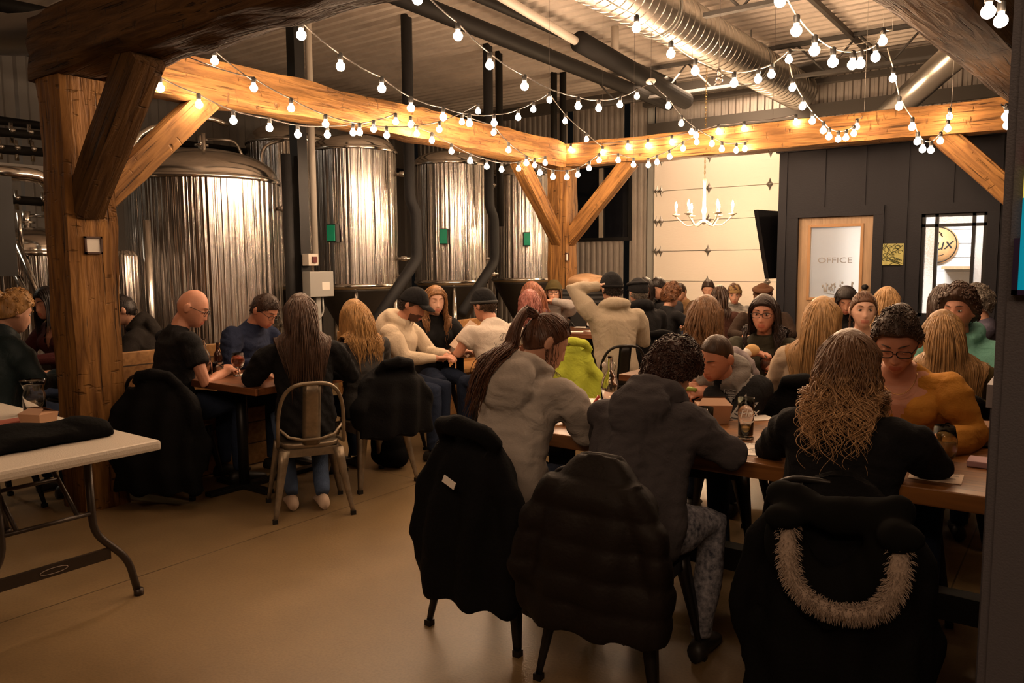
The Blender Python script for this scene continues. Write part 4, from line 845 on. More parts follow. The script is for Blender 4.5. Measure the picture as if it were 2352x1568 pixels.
q = atz(2262, 1020, HZ); ty = empty('serving_tray', (q.x+.05, q.y, HZ+.001), 0, 'dark serving tray at the right end of the long table', 'tray')
b = MB(); b.bb((-.12, -.08, 0), (.12, .08, .008)); b.bb((-.12, -.08, 0), (-.11, .08, .025)); b.bb((-.12, -.08, 0), (.12, -.07, .025)); b.bb((-.12, .07, 0), (.12, .08, .025)); b.bb((.11, -.08, 0), (.12, .08, .025)); b.build('tray_body', mat('dark tray', (.03, .018, .015), .4), ty)
takeout(2262, 1012, HZ+.012, .2, .85, 'yellow-lit brown takeout box on the dark tray')
takeout(1637, 968, HZ, .55, 1.15, 'kraft takeout box in the middle of the long table')
def bottle(p_, label, h=.27, r_=.042, M_=None, clip=True, liq=None):
    t = empty('glass_bottle', p_, 0, label, 'bottle'); b = MB(); b.lathe([(r_*.9, 0), (r_, .01), (r_, h*.5), (r_*.85, h*.6), (r_*.38, h*.74), (r_*.33, h*.95), (r_*.42, h*.955), (r_*.42, h), (r_*.25, h), (r_*.25, h*.75), (r_*.75, h*.58), (r_*.9, h*.48), (r_*.9, .015), (0, .01)], n=30, capt=False); b.build('bottle_glass', M_ or GLASS, t)
    if clip:
        b = MB(); b.tube([(r_*.45, 0, h*.9), (r_*.8, 0, h*.82), (r_*.55, 0, h*.74)], .002, 6); b.build('wire_clip', VALV, t); MB().ell((-r_*.75, 0, h*.83), (.011, .011, .015), n=10, m=8).build('stopper', PAP, t)
    return t
q = atz(1400, 945, HZ); bottle((q.x, q.y, HZ+.001), 'clear swing-top water bottle behind the dark gray hoodie', .28, .043)
q = atz(471, 863, HZ); bottle((q.x, q.y, HZ+.001), 'clear swing-top water bottle in front of the bald man', .25, .042)
q = atz(493, 852, HZ); bottle((q.x, q.y+.03, HZ+.001), 'dark brown slim bottle behind the water glass on the left table', .20, .03, mat('brown glass', (.04, .015, .008), .1, trans=.3), False)
q = atz(502, 866, HZ); pint((q.x, q.y, HZ+.001), 'short clear water glass beside the swing-top bottle', .032, .037, .10, .6, WATER)
q = atz(548, 863, HZ); pint((q.x, q.y, HZ+.001), 'tulip glass of amber beer on the left table', stem=True, liq=AMB, fill=.6, name='tulip_glass')
sheet(535, 838, HZ, .2, .21, .28, 'printed sheet under the bald man hands', 7, seed=6); sheet(590, 858, HZ, .6, .2, .14, 'blank white sheet before the long dark haired woman', 0)
sheet(1010, 790, HZ, .3, .28, .2, 'white paper sheets on the round-cornered table', 4, seed=8); q = atz(1030, 783, HZ); MB().box((0, 0, .008), (.12, .18, .014), Matrix.Rotation(.6, 3, 'Z'), bev=.003).build('black_folder', BLKM, None, 'black wallet on the round-cornered table', 'wallet', loc=(q.x, q.y+.05, HZ+.003))
r_ = random.Random(9)
for i, (px, py) in enumerate(((1290, 757), (1318, 762), (1340, 752), (1362, 760))):
    sheet(px, py, HZ, r_.uniform(0, 1.5), .2, .12, ('leftmost', 'second', 'third', 'rightmost')[i]+' of the papers on the table beyond the man with a hand on his head', 3, seed=i)
for px, py, lb in ((1303, 756, 'left water glass beside the beanie woman'), (1352, 755, 'right water glass on the table beyond the cream jacket')):
    q = atz(px, py, HZ); pint((q.x, q.y, HZ+.004), lb, .03, .038, .14, .5, WATER)
q = atY(1762, 815, NY+2.05); pint((q.x, q.y, HZ+.001), 'tulip glass of dark beer on the second long table', stem=True, liq=AMB, fill=.6, name='tulip_glass')
# music stand / speaker box and brown sack behind
q = atz(1345, 735, .75); sk = atF(1352, 655, 9.3)
cb = empty('black_cabinet', (sk.x, sk.y, 0), R(36), 'black slatted cabinet behind the man in the cream jacket', 'cabinet')
MB().bb((-.36, -.2, 0), (.3, .2, 1.19), bev=.01).build('cabinet_body', BLKM, cb)
b = MB()
for i in range(4): b.bb((-.37, -.215, .98+.05*i), (.31, -.2, 1.005+.05*i))
b.build('front_slats', mat('black slat', (.03, .03, .03), .4), cb)
soft('paper_sack', [('b', (0, 0, .05), (.60, .38, .09)), ('e', (-.04, 0, .085), (.30, .22, .075)), ('e', (.18, 0, .07), (.20, .2, .07)), ('e', (-.25, 0, .06), (.14, .2, .06))], .02, mat('glossy tan sack', (.36, .22, .12), .3, bump=.6, bscale=14), 'shiny tan grain sack lying on the black cabinet', 'sack', wr=.02, ws=7, flatz=0., loc=(sk.x, sk.y, 1.195))
# ================================================================= people
def ss(x): x = np.clip(x, 0, 1); return x*x*(3-2*x)
def head_pts(n=72, m=56, fem=False, fat=1.):
    t = (np.arange(m)+.5)/m*PI; a = np.arange(n)/n*2*PI; T, A_ = np.meshgrid(t, a, indexing='ij')
    x = .076*np.sin(T)*np.cos(A_); y = .096*np.sin(T)*np.sin(A_); z = .118*np.cos(T); P = np.stack([x, y, z], -1).reshape(-1, 3)
    x, y, z = P.T.copy(); t = np.clip(-z/.118, 0, 1); fr = np.clip(y/.096, 0, 1)
    x *= (1-(.30 if fem else .22)*t**1.6)*fat**(.3+.7*t); y = np.where(y < 0, y*(1-.42*t**1.2), y*(1+.0*t)+.012*t)
    front = np.where(y > 0, y+.030*ss(t*1.4-.2)*fr**.5*(np.abs(x) < .06), y); y = front
    g = lambda a_, s: np.exp(-(a_/s)**2); f = (y > .02)
    nz = np.clip((.028-z)/.058, 0, 1)*ss((z+.045)/.012)
    d = (.024 if not fem else .020)*g(x, .0105)*nz + .007*g(np.abs(x)-.013, .007)*g(z+.031, .008)
    d -= .011*g(np.abs(x)-.032, .017)*g(z-.010, .014); d += .005*g(np.abs(x)-.028, .024)*g(z-.034, .008)*(.6 if fem else 1)
    d += .004*g(np.abs(x)-.045, .018)*g(z+.022, .018)
    d += .0065*g(x, .023)*(g(z+.0545, .0055)+1.1*g(z+.0685, .006)); d -= .004*g(x, .026)*g(z+.0615, .0028); d += .008*g(x, .02)*g(z+.098, .013); d -= .004*g(x, .02)*g(z+.08, .005)
    y = y+d*f; P = np.stack([x, y, z], -1)
    F_ = [[i*n+k, (i+1)*n+k, (i+1)*n+(k+1) % n, i*n+(k+1) % n] for i in range(m-1) for k in range(n)] + [list(range(n)), [(m-1)*n+k for k in range(n)][::-1]]
    return P, F_
HP = {False: head_pts(), True: head_pts(fem=True)}
SKINS = {}
def skin(k, c):
    if k not in SKINS: SKINS[k] = [mat('skin %s' % k, c, .5, bump=.08, bscale=160, var=.07, vscale=25), mat('lips %s' % k, (c[0]*.80, c[1]*.52, c[2]*.52), .4), mat('beard %s' % k, (c[0]*.22, c[1]*.2, c[2]*.2), .7, bump=.5, bscale=300)]
    return SKINS[k]
SK = {'a': (.56, .30, .20), 'b': (.50, .235, .15), 'c': (.62, .37, .27)}
EYEW = mat('eye white', (.62, .58, .54), .2); IRIS = mat('iris', (.03, .02, .015), .15)
def hairmat(k, c):
    if k == 'balayage' and 'hair '+k not in MATS: return ombre('hair '+k, c, (.52, .31, .15))
    return mat('hair '+k, c, .42, bump=.5, bscale=60, var=.45, vscale=35, spec=.4, stretch=(1, 1, .25))
def ombre(name, c1, c2):
    M = mat(name, c1, .4, bump=.5, bscale=60, stretch=(1, 1, .25)); nt = M.node_tree; L = nt.links; tc = nd(nt, 'ShaderNodeTexCoord'); sp = nd(nt, 'ShaderNodeSeparateXYZ'); L.new(tc.outputs['Object'], sp.inputs[0])
    n = nd(nt, 'ShaderNodeTexNoise'); n.inputs['Scale'].default_value = 22; L.new(tc.outputs['Object'], n.inputs[0]); a = nd(nt, 'ShaderNodeMath', operation='MULTIPLY_ADD'); L.new(n.outputs[0], a.inputs[0]); a.inputs[1].default_value = -.35; L.new(sp.outputs[2], a.inputs[2])
    r = nd(nt, 'ShaderNodeMapRange'); L.new(a.outputs[0], r.inputs[0]); r.inputs[1].default_value = 1.02; r.inputs[2].default_value = .84
    m_ = nd(nt, 'ShaderNodeMixRGB'); m_.inputs[1].default_value = (*c1, 1); m_.inputs[2].default_value = (*c2, 1); L.new(r.outputs[0], m_.inputs[0]); L.new(m_.outputs[0], nt.nodes['Principled BSDF'].inputs['Base Color']); return M
def cloth(k, c, rough=.9, **kw):
    kw.setdefault('bump', .25); kw.setdefault('bscale', 140); kw.setdefault('fold', 6.5); return mat('cloth '+k, c, rough, spec=.2, **kw)
def sph(a): a = R(a); return Vector((0, math.sin(a), math.cos(a)))
def ik(S_, W_, a, b, pole):
    d = W_-S_; L_ = min(d.length, (a+b)*.985); u = d.normalized(); W2 = S_+u*L_; x = (a*a-b*b+L_*L_)/(2*L_); h = math.sqrt(max(0, a*a-x*x)); p = Vector(pole); p = (p-u*p.dot(u)).normalized(); return S_+u*x+p*h, W2
def hand(b, w_, d, nrm, side, curl=.5, s=1., spread=1.):
    """palm plus five bent fingers. d: direction of fingers, nrm: back of the hand, side: +1 right"""
    d = Vector(d).normalized(); nrm = Vector(nrm); nrm = (nrm-d*nrm.dot(d)).normalized(); t = d.cross(nrm)*side   # t: towards the little finger for +1... thumb is -t
    rm = Matrix((t, d, nrm)).transposed(); k0 = w_+d*.085*s
    b.ell(w_+d*.048*s, (.040*s, .056*s, .017*s), rm, 14, 8); b.ell(w_+d*.03*s-t*.020*s-nrm*.004, (.020*s, .036*s, .017*s), rm, 10, 8)
    for i, (l, r_) in enumerate(((.070, .0088), (.078, .0090), (.072, .0086), (.056, .0078))):
        o = (-1.5+i)*.0205*s; p = k0+t*o-d*abs(i-1.3)*.004*s; dd = (d+t*(-1.5+i)*.07*spread).normalized(); pts = [p-dd*.02*s]; c = curl*(1+.12*(i-1)); ang = c*.35
        for seg in (.45, .31, .24):
            pts.append(pts[-1]+(dd*math.cos(ang)-nrm*math.sin(ang))*(l*seg*s + (.02*s if len(pts) == 1 else 0))); ang += c*.85
        b.tube(pts, [r_*s*1.05, r_*s, r_*s*.93, r_*s*.75], 8)
    th = w_+d*.020*s-t*.024*s; t1 = (d*.62-t*.75-nrm*.15).normalized(); t2 = (d*.9-t*.25-nrm*(.3+.3*curl)).normalized()
    b.tube([th, th+t1*.034*s, th+t1*.034*s+t2*.030*s, th+t1*.034*s+t2*.052*s], [.014*s, .012*s, .0105*s, .008*s], 8)
def person(px, py, F, fa, label, lean=10, pitch=10, yaw=0, roll=0, sk='a', fem=True, hair='long', hc=('brown', (.10, .05, .025)), hl=.42, top='sweater', tc=('x', (.1, .1, .1)), sleeve='long', poles=None, tie=(0, -.098, .078), hat=None, glasses=False, eyes='open', beard=False,
           hr=(.15, .40, .83), hlft=(-.15, .40, .83), curl=.6, fat=1., sw=None, seat=.54, legs=('denim', (.02, .03, .06)), group=None, near=1, hood=None, hoodc=None, knees=None, wave=.0, nst=None, stubble=False, handdir=None, brow=1, feet=None, shoes=None, tilt=0, scarf=None, belly=0., side=0, pn=None, wr=.010, handn=None, anyleg=True, smile=False):
    s = 1.; sw = sw or (.168 if fem else .195)
    root = empty('person', (0, 0, 0), 0, label, 'person', group); fat_ = fat
    # spine
    sd = Vector((math.sin(R(tilt)), 0, 0)); U = lambda a: (sph(a)+sd).normalized()
    H0 = Vector((0, 0, seat)); h1 = H0+U(lean*.6)*.16; h2 = h1+U(lean)*.16; h3 = h2+U(lean*1.2)*.165
    nk = U(lean*1.2*.55+pitch*.35+8); n1 = h3+nk*.075
    HR = Matrix.Rotation(R(-yaw), 3, 'Z')@Matrix.Rotation(R(roll), 3, 'Y')@Matrix.Rotation(R(-pitch), 3, 'X')
    hcn = n1+HR@Vector((0, .018, .105))
    tgt = atF(px, py, F); s = tgt.z/hcn.z; s = max(.90, min(1.10, s)); dz = tgt.z/s-hcn.z
    for v in (H0, h1, h2, h3, n1, hcn): v.z += dz
    dr_ = FW*math.cos(R(fa))+RT*math.sin(R(fa)); rz = math.atan2(dr_.y, dr_.x)-PI/2
    root.scale = (s, s, s); root.rotation_euler = (0, 0, rz); off = Matrix.Rotation(rz, 3, 'Z')@Vector((hcn.x*s, hcn.y*s, 0)); root.location = (tgt.x-off.x, tgt.y-off.y, 0)
    tz = (HZ+.035)/s      # hands rest on the table
    sp = [H0-Vector((0, 0, .02)), h1, h2, h3]; K = .0
    HM4 = HR.to_4x4(); HM4.translation = hcn
    def hp(v): return HR@Vector(v)+hcn
    tr_ = U(lean*1.2)
    Ss = [h3+Vector((q_*sw, 0, -.01))-tr_*.035 for q_ in (1, -1)]; tg_ = []
    for q_, hv in ((1, hr), (-1, hlft)):
        hv = Vector(hv); hv.z = tz if abs(hv.z-.83) < 1e-6 else hv.z; tg_.append(hv)
    arms = []
    for i, q_ in enumerate((1, -1)):
        up_arm = tg_[i].z > Ss[i].z; pole = poles[i] if poles else ((q_*.9, -.1, -.35) if up_arm else (q_*.55, -.25, -.75))
        e, w2 = ik(Ss[i], tg_[i], .285, .25, pole)
        if not up_arm and e.z < tz and tg_[i].z <= tz+.02 and e.y > .12: e.z = tz+.005
        arms.append((Ss[i], e, w2))
    vb = {1: .0058, 2: .0075, 3: .010}[near]; vc = {1: .0095, 2: .013, 3: .018}[near]
    def rings(off=0, l0=-1):
        rg = []
        for l, rx, ry, oy in prof:
            if l < l0: continue
            if l < .16: c = H0+(h1-H0)*(l/.16); a = lean*.6
            elif l < .32: c = h1+(h2-h1)*((l-.16)/.16); a = lean
            else: c = h2+(h3-h2)*((l-.32)/.165); a = lean*1.2
            fx = fat if l < .42 else fat**.5
            rg.append([c+Vector(((rx*fx-off)*math.cos(t), 0, 0))+Vector((0, math.cos(R(a)), -math.sin(R(a))))*((ry*fx-off)*math.sin(t)+oy) for t in [2*PI*i/24 for i in range(24)]])
        return rg
    prof = [(-.07, .155, .125, -.01), (.03, .165, .130, 0), (.16, .148+belly*.5, .112+belly, belly*.6), (.30, .160, .118+belly*.5, .012), (.40, sw*.96, .110, .006), (.455, sw*.99, .082, -.004), (.485, sw*.70, .078, -.006), (.51, .088, .072, -.002), (.535, .068, .062, .004)]
    # ---- skin: one continuous surface
    b = MB(); P, Fc = HP[fem]; b.add([hp(v) for v in P], Fc)
    for q_ in (1, -1): b.ell(hp((q_*.081, -.008, -.004)), (.011, .021, .033), HR@Matrix.Rotation(R(12*q_), 3, 'Z'), 10, 8)
    if eyes == 'down':
        for q_ in (1, -1): b.ell(hp((q_*.032, .0775, .0095)), (.0155, .0125, .0115), HR, 10, 8)
    b.tube([h3-tr_*.10, h3-tr_*.02, n1, hp((0, -.012, -.05))], [.050, .060 if not fem else .052, .056 if not fem else .047, .050 if not fem else .044], 16)
    b.tube([H0, h1, h2, h3-tr_*.06], [.09, .085, .085, .05], 14); b.tube([Ss[0], h3-tr_*.06, Ss[1]], .030, 10)
    if top == 'vneck': b.loft(rings(.012, .25))
    for i, (a_, e, w2) in enumerate(arms):
        q_ = 1-2*i; b.tube([a_, (a_+e)/2, e, (e+w2)/2, w2], [.036, .040*fat**.5, .036, .034, .026], 10)
        d = (w2-e).normalized(); hd = Vector(handdir[i]) if handdir else (d+Vector((-q_*.25, 0, -d.z*.8))); hn = Vector(handn[i]) if handn else Vector((0, -.1, 1)); hand(b, w2-d*.005, hd, hn, q_, curl if not hasattr(curl, '__len__') else curl[i])
    me = remesh(b, vb, 1); me.name = 'person'; mts = skin(sk, SK[sk]); [me.materials.append(x) for x in mts]
    iv = HM4.inverted(); Rv = np.array(HR.transposed()); nP = len(me.polygons); ctr = np.empty(nP*3, 'f'); me.polygons.foreach_get('center', ctr); ctr = (ctr.reshape(-1, 3)-np.array(hcn))@Rv.T
    mi = np.zeros(nP, 'i'); x, y, z = ctr.T
    mi[(np.abs(x) < .025-.4*np.abs(z+.0615)) & (z > -.0755) & (z < -.051) & (y > .06)] = 1
    if beard: mi[(z < -.042+.012*np.sin(x*60)) & (z > -.14) & (y > .03) & ((np.abs(x) > .02) | (z < -.074) | (z > -.051)) & (mi == 0)] = 2
    me.polygons.foreach_set('material_index', mi); body = bpy.data.objects.new('body', me); COL.objects.link(body); body.parent = root
    # ---- eyes, brows
    if near < 3 and hair != 'hidden':
        if eyes == 'open':
            for q_ in (1, -1): b = MB(); b.ell(hp((q_*.032, .0765, .0105)), (.0125, .0122, .0066), HR, 14, 10); b.tube([hp((q_*.032, .0860, .0105)), hp((q_*.032, .0890, .0100))], .0054, 12, mi=1); b.build('eye', [EYEW, IRIS], root)
        LASH = mat('lash', (.012, .008, .006), .6)
        for q_ in (1, -1):
            b = MB(); zz = .0165 if eyes == 'open' else .0035; cv = -.004 if eyes == 'open' else .003; b.tube([hp((q_*(.019+.026*t), .0895-.009*abs(t-.4)-.006*t, zz+cv*(2*t-1)**2)) for t in (0, .25, .5, .75, 1)], [.0008, .0014, .0015, .0013, .0006], 5); b.build('eyelashes', LASH, root)
        if hair != 'bald' or brow: 
            bc = hairmat(*hc)
            for q_ in (1, -1): b = MB(); b.tube([hp((q_*(.013+.038*t), .0985-.020*t*t-.001, .0335+.008*math.sin(2.2*t+.3)-.001)) for t in (0, .25, .5, .75, 1)], [.0022, .0034, .0032, .0025, .001], 5); b.build('eyebrow', bc if hc[0] not in ('blonde', 'grey') else hairmat('brown', (.10, .05, .025)), root)
    if glasses:
        b = MB()
        for q_ in (1, -1):
            pts = [hp((q_*.0335+.0275*(abs(math.cos(t))**.7)*(1 if math.cos(t) > 0 else -1), .1035-.004*abs(math.cos(t)), .007+.0165*(abs(math.sin(t))**.7)*(1 if math.sin(t) > 0 else -1))) for t in [2*PI*i/20 for i in range(20)]]; b.tube(pts, .0021, 6, closed=True)
            b.tube([hp((q_*.061, .099, .014)), hp((q_*.074, .06, .014)), hp((q_*.082, .0, .012)), hp((q_*.078, -.02, .0))], .0018, 6)
        b.tube([hp((-.007, .104, .012)), hp((0, .107, .014)), hp((.007, .104, .012))], .0019, 6); b.build('glasses', BLKM, root)
    # ---- clothes
    CT = tc if isinstance(tc, bpy.types.Material) else cloth(*tc); b = MB(); b.loft(rings())
    for a_ in Ss: b.ell(a_+Vector((0, -.004, .0)), (.070*fat**.3, .068, .062), None, 14, 10)
    if fem:
        for q_ in (1, -1): b.ell(h2+tr_*.03+Vector((q_*.075, .085+.02*(fat-1), -.01)), (.068*fat**.5, .062*fat, .068), None, 14, 10)
    k_ = 1.0 if top == 'tshirt' else 1.18
    for a_, e, w2 in arms:
        if sleeve == 'long': b.tube([a_+Vector((0, 0, .0)), (a_*2+e)/3, (a_+e)/2, e, (e+w2)/2, w2*.97+e*.03], [.066*fat**.4, .064*k_*fat**.5, .058*k_*fat**.4, .051*k_, .045*k_, .034*k_], 14)
        else: b.tube([a_, (a_*2+e)/3, a_*.42+e*.58], [.066*fat**.4, .066*fat**.5, .064*fat**.5], 14)
    bk_ = Vector((0, -math.cos(R(lean*1.2)), math.sin(R(lean*1.2))))
    if hood:
        pts = []
        for i in range(13):
            a = R(-42+264*i/12); pts.append(h3+Vector((.100*math.cos(a), 0, .018))+bk_*(.095*math.sin(a)-.005)+tr_*(.018+.020*math.sin(a)))
        b.tube(pts, [.022+.030*math.sin(PI*i/12) for i in range(13)], 12); hpts = pts
        if hood != 2: b.ell(h3-tr_*.045+bk_*.118, (.135, .060, .125), Matrix.Rotation(R(-lean*1.2), 3, 'X'), 16, 12); b.tube([h3+Vector((q_*.10, 0, .0))+bk_*.06 for q_ in (-1, 1)], .05, 10)
    elif top != 'vneck': b.tube([h3+Vector((.060*math.cos(t), .058*math.sin(t)+.004, .012-.016*math.sin(t))) for t in [2*PI*i/16 for i in range(16)]], .015, 8, closed=True)
    me = remesh(b, vc, 2); wrinkle(me, wr*{1: 1.5, 2: .9, 3: .6}[near], 9)
    if near == 1: wrinkle(me, .0045, 24, None, (1, .6, 1.6))
    if top == 'vneck':
        bm = bmesh.new(); bm.from_mesh(me); fr_ = Vector((0, math.cos(R(lean*1.2)), -math.sin(R(lean*1.2)))); kill = []
        for f_ in bm.faces:
            c = f_.calc_center_median()-h3; dn = -c.dot(tr_); 
            if c.dot(fr_) > -.02+dn*.2 and dn < .165 and abs(c.x) < .060*(1-max(0, dn)/.165)+.006: kill.append(f_)
        bmesh.ops.delete(bm, geom=kill, context='FACES'); bm.to_mesh(me); bm.free()
    me.materials.append(CT)
    if hood and hoodc:
        me.materials.append(cloth(*hoodc)); nP = len(me.polygons); c = np.empty(nP*3, 'f'); me.polygons.foreach_get('center', c); c = c.reshape(-1, 3)-np.array(h3); hq = np.array([p-h3 for p in hpts]); dd = np.min(np.linalg.norm(c[:, None, :]-hq[None], axis=2), axis=1); pc_ = np.array(-tr_*.045+bk_*.118); mi = (((dd < .062) & (c@np.array(tr_) > -.05)) | (np.linalg.norm((c-pc_)/np.array([.15, .085, .135]), axis=1) < 1)).astype('i'); me.polygons.foreach_set('material_index', mi)
    me.name = top; to = bpy.data.objects.new(top, me); COL.objects.link(to); to.parent = root
    # ---- legs
    if anyleg:
        LM = legs if isinstance(legs, bpy.types.Material) else cloth(*legs); b = MB(); kn = knees or [(.11, .40), (-.11, .40)]; ft_ = feet or [(.12, .38), (-.12, .38)]; kz_ = .53
        ax = []
        for (kx, ky), (fx, fy), q_ in zip(kn, ft_, (1, -1)):
            b.tube([H0+Vector((q_*.07, -.02, -.02)), H0*.5+Vector((kx, ky, kz_))*.5+Vector((q_*.03, 0, .0)), (kx, ky, kz_), (kx*.5+fx*.5, ky*.5+fy*.5+.0, .30), (fx, fy, .09)], [.080*fat, .083*fat, .064, .056, .042], 14); ax.append((fx, fy))
        b.ell(H0-Vector((0, -.01, .02)), (.145*fat, .108*fat, .085)); me = remesh(b, .016, 2); wrinkle(me, .006, 10); me.materials.append(LM); o = bpy.data.objects.new('trousers', me); COL.objects.link(o); o.parent = root
        for fx, fy in ax:
            b = MB(); rg = []
            for y_, w_, h_ in ((-.075, .020, .05), (-.06, .035, .075), (-.01, .038, .085), (.06, .042, .06), (.13, .044, .042), (.17, .030, .03), (.185, .012, .018)): rg.append([(fx+w_*math.cos(t), fy+y_, .004+h_*.5+h_*.5*math.sin(t)) for t in [2*PI*i/14 for i in range(14)]])
            b.loft(rg); b.build('shoe', shoes or mat('dark shoe', (.02, .018, .016), .5), root)
    # ---- hair
    HMt = hairmat(*hc); P, Fc = HP[fem]; x, y, z = P.T; rnd = random.Random(int(px*7+py))
    if hair not in ('bald', 'hidden'):
        cover = hair in ('long', 'bob'); yk = [-.12, -.06, -.02, .01, .03, .06, .085, .13]; zk = ([-.078, -.072, -.040, -.012, .012, .050, .066, .072] if hair not in ('curly', 'updo') else [-.078, -.072, -.040, -.012, .022, .064, .078, .084]) if hair != 'buzz' else [-.070, -.064, -.030, .005, .040, .066, .080, .084]
        if cover: zk = [-.085, -.085, -.07, -.04, -.0, .052, .070, .076]
        m_ = ss((z-np.interp(y, yk, zk))/.018+.5); th = {'buzz': .0035, 'short': .010, 'long': .012, 'bob': .018, 'curly': .030, 'pony': .008, 'updo': .016}[hair]
        nr = P/np.array([.076, .096, .118])**2; nr /= np.linalg.norm(nr, axis=1)[:, None]
        ns = wav(P, 60 if hair != 'curly' else 70, 3)*({'buzz': .0, 'short': .004, 'curly': .013, 'updo': .010}.get(hair, .002)); lift = 1+.6*np.clip(z/.118, 0, 1)*(hair in ('short', 'long', 'bob', 'curly', 'updo'))
        Q = P+nr*((th*lift+ns)*m_-.014*(1-m_))[:, None]; b = MB(); b.add([hp(v) for v in Q], Fc)
        hwid = .088 if wave > .02 else .083
        def collide(p, r_):
            q2 = HR.transposed()@(p-hcn); a, c, d = .080+r_, .100+r_, .120+r_; k = math.sqrt((q2.x/a)**2+(q2.y/c)**2+(q2.z/d)**2)
            if k < 1 and k > 1e-6: q2 = q2/k
            if q2.y > .03 and q2.z < .062 and q2.z > -.16: lim = (.072 if q2.z < .045 else .05)+r_*.5; 
            else: lim = 0
            if lim and abs(q2.x) < lim: q2.x = lim*(1 if q2.x >= 0 else -1)
            p = HR@q2+hcn
            if q2.z < .04 and abs(q2.x) > hwid: q2.x -= math.copysign((abs(q2.x)-hwid)*.5, q2.x); p = HR@q2+hcn
            # shoulders and back
            for c_0, c_1, ra, rb in ((h1, h3-tr_*.05, .135*fat+r_, .118*fat+r_),):
                ax_ = c_1-c_0; tt = max(-.2, min(1.0, (p-c_0).dot(ax_)/ax_.dot(ax_))); d_ = p-(c_0+ax_*tt); w3 = Vector((d_.x/1.32, d_.y, d_.z)); l_ = w3.length
                if l_ < rb: f_ = rb/max(l_, 1e-4); p = c_0+ax_*tt+Vector((d_.x*f_, d_.y*f_, d_.z*f_))
            a_, c_ = Ss[1], Ss[0]; ax_ = c_-a_; tt = max(0, min(1, (p-a_).dot(ax_)/ax_.dot(ax_))); d_ = p-(a_+ax_*tt)
            if d_.length < .082: p = a_+ax_*tt+d_.normalized()*.082
            return p
        def lock(p, v, L_, r_, wv=0, grav=.30, out=.0, n_=14):
            if wv > .012: n_ = 30; grav = .16; ph0 = 1
            pts = []; stp = L_/n_; ph_ = rnd.uniform(0, 6.3); ph2 = rnd.uniform(0, 6.3)
            for i in range(n_+1):
                pts.append(p.copy()); v = (v*(1-grav)+Vector((0, 0, -1))*grav).normalized(); p = collide(p+v*stp, out)
            if wv:
                for i in range(len(pts)): a = wv*1.25*min(1, (i/n_)**1.3*1.6); fq = 1.05*14/n_; pts[i] = pts[i]+Vector((a*math.sin(i*fq+ph_), a*math.cos(i*fq*.9+ph2), 0))
            b.tube(pts, [r_*(.75+.25*min(1, i/3))*(1-.78*(i/n_)**2.2) for i in range(n_+1)], 5, flat=.6)
        if hair in ('long', 'bob'):
            N_ = int((nst or {1: 1250 if wave > .02 else 950, 2: 420, 3: 130}[near])*1.0); rad = {1: .0027 if wave > .02 else .0036, 2: .0055, 3: .010}[near]; gd_ = []
            for k in range(15):
                ca = R(180+(-8+196*k/14)); dx, dy = math.cos(ca), math.sin(ca); n_ = 12; p = hp(Vector((.078*dx, .098*dy-.004, .02))); v = Vector((dx*.4, dy*.4, -.8)).normalized(); ln = hl*.86/n_; row = []
                for i in range(n_+1): row.append(p.copy()); v = (v*.7+Vector((0, 0, -1))*.3).normalized(); p = collide(p+v*ln, .002)
                gd_.append(row)
            b.add([p for r_ in gd_ for p in r_], [[k*13+i, (k+1)*13+i, (k+1)*13+i+1, k*13+i+1] for k in range(14) for i in range(12)])
            for i in range(int(N_*.35)):
                yy = rnd.uniform(-.06, .078); q_ = rnd.choice((1, -1)); p = Vector((q_*.004+.012*(hc[0] != 'x'), yy, .123*math.sqrt(max(.05, 1-(yy/.104)**2)))); r0 = rnd.uniform(.0, .008)
                lock(hp(p*(1.03+r0*2)), HR@Vector((q_*1., -.25-.5*(yy > .04), -.05)).normalized(), hl*rnd.uniform(.85, 1.05)+.14, rad*rnd.uniform(.7, 1.25), wave*rnd.uniform(.5, 1.2), .30, r0+.006, 16)
            for i in range(N_):
                a = rnd.uniform(-35, 215) if True else 0; el = rnd.uniform(5, 88) if rnd.random() < .75 else rnd.uniform(-30, 30); ca = R(a+180)
                dx, dy = math.cos(ca), math.sin(ca)      # around the back; front kept open
                if el < 45 and dy > .25: dy = .25
                e_ = R(el); p = Vector((.082*math.cos(e_)*dx, .102*math.cos(e_)*dy-.004, .122*math.sin(e_))); r0 = rnd.uniform(.0, .009)
                if p.y > .02 and p.z < .05: continue
                v = Vector((dx*.8+(.12 if p.x > 0 else -.12)*(el > 60), dy*.75-.2, -.35)).normalized()
                lock(hp(p*(1.05+r0*2)), HR@v, hl*rnd.uniform(.72, 1.06)+(.10 if el > 45 else .03), rad*rnd.uniform(.7, 1.25), wave*rnd.uniform(.5, 1.2), .30, r0+(.006 if hair == 'long' else .014))
        elif hair in ('curly', 'updo'):
            N_ = int({1: 1100, 2: 380, 3: 90}[near]*(.4 if hair == 'updo' else 1)); gr = {1: .0026, 2: .0042, 3: .009}[near]
            idx = [i for i in range(len(P)) if m_[i] > .9]
            for i in range(N_):
                j = rnd.choice(idx); p0_ = Vector(Q[j]); nn = Vector(nr[j]); t1 = nn.orthogonal().normalized(); t2 = nn.cross(t1); cr_ = rnd.uniform(.006, .013)*(1 if hair == 'curly' else .7); a0 = rnd.uniform(0, 6.3); ln = rnd.uniform(.6, 1.5)
                b.tube([hp(p0_+nn*(-.006+.012*k/6*ln)+(t1*math.cos(a0+k*1.1)+t2*math.sin(a0+k*1.1))*cr_) for k in range(7)], [gr]*5+[gr*.7, gr*.3], 5)
            if hair == 'updo': b.ell(hp((0, -.12, .045)), (.05, .045, .05), HR, 16, 12)
        elif hair == 'pony':
            tp = hp(tie); b.ell(tp, (.020, .020, .020)); tv_ = Vector(tie)
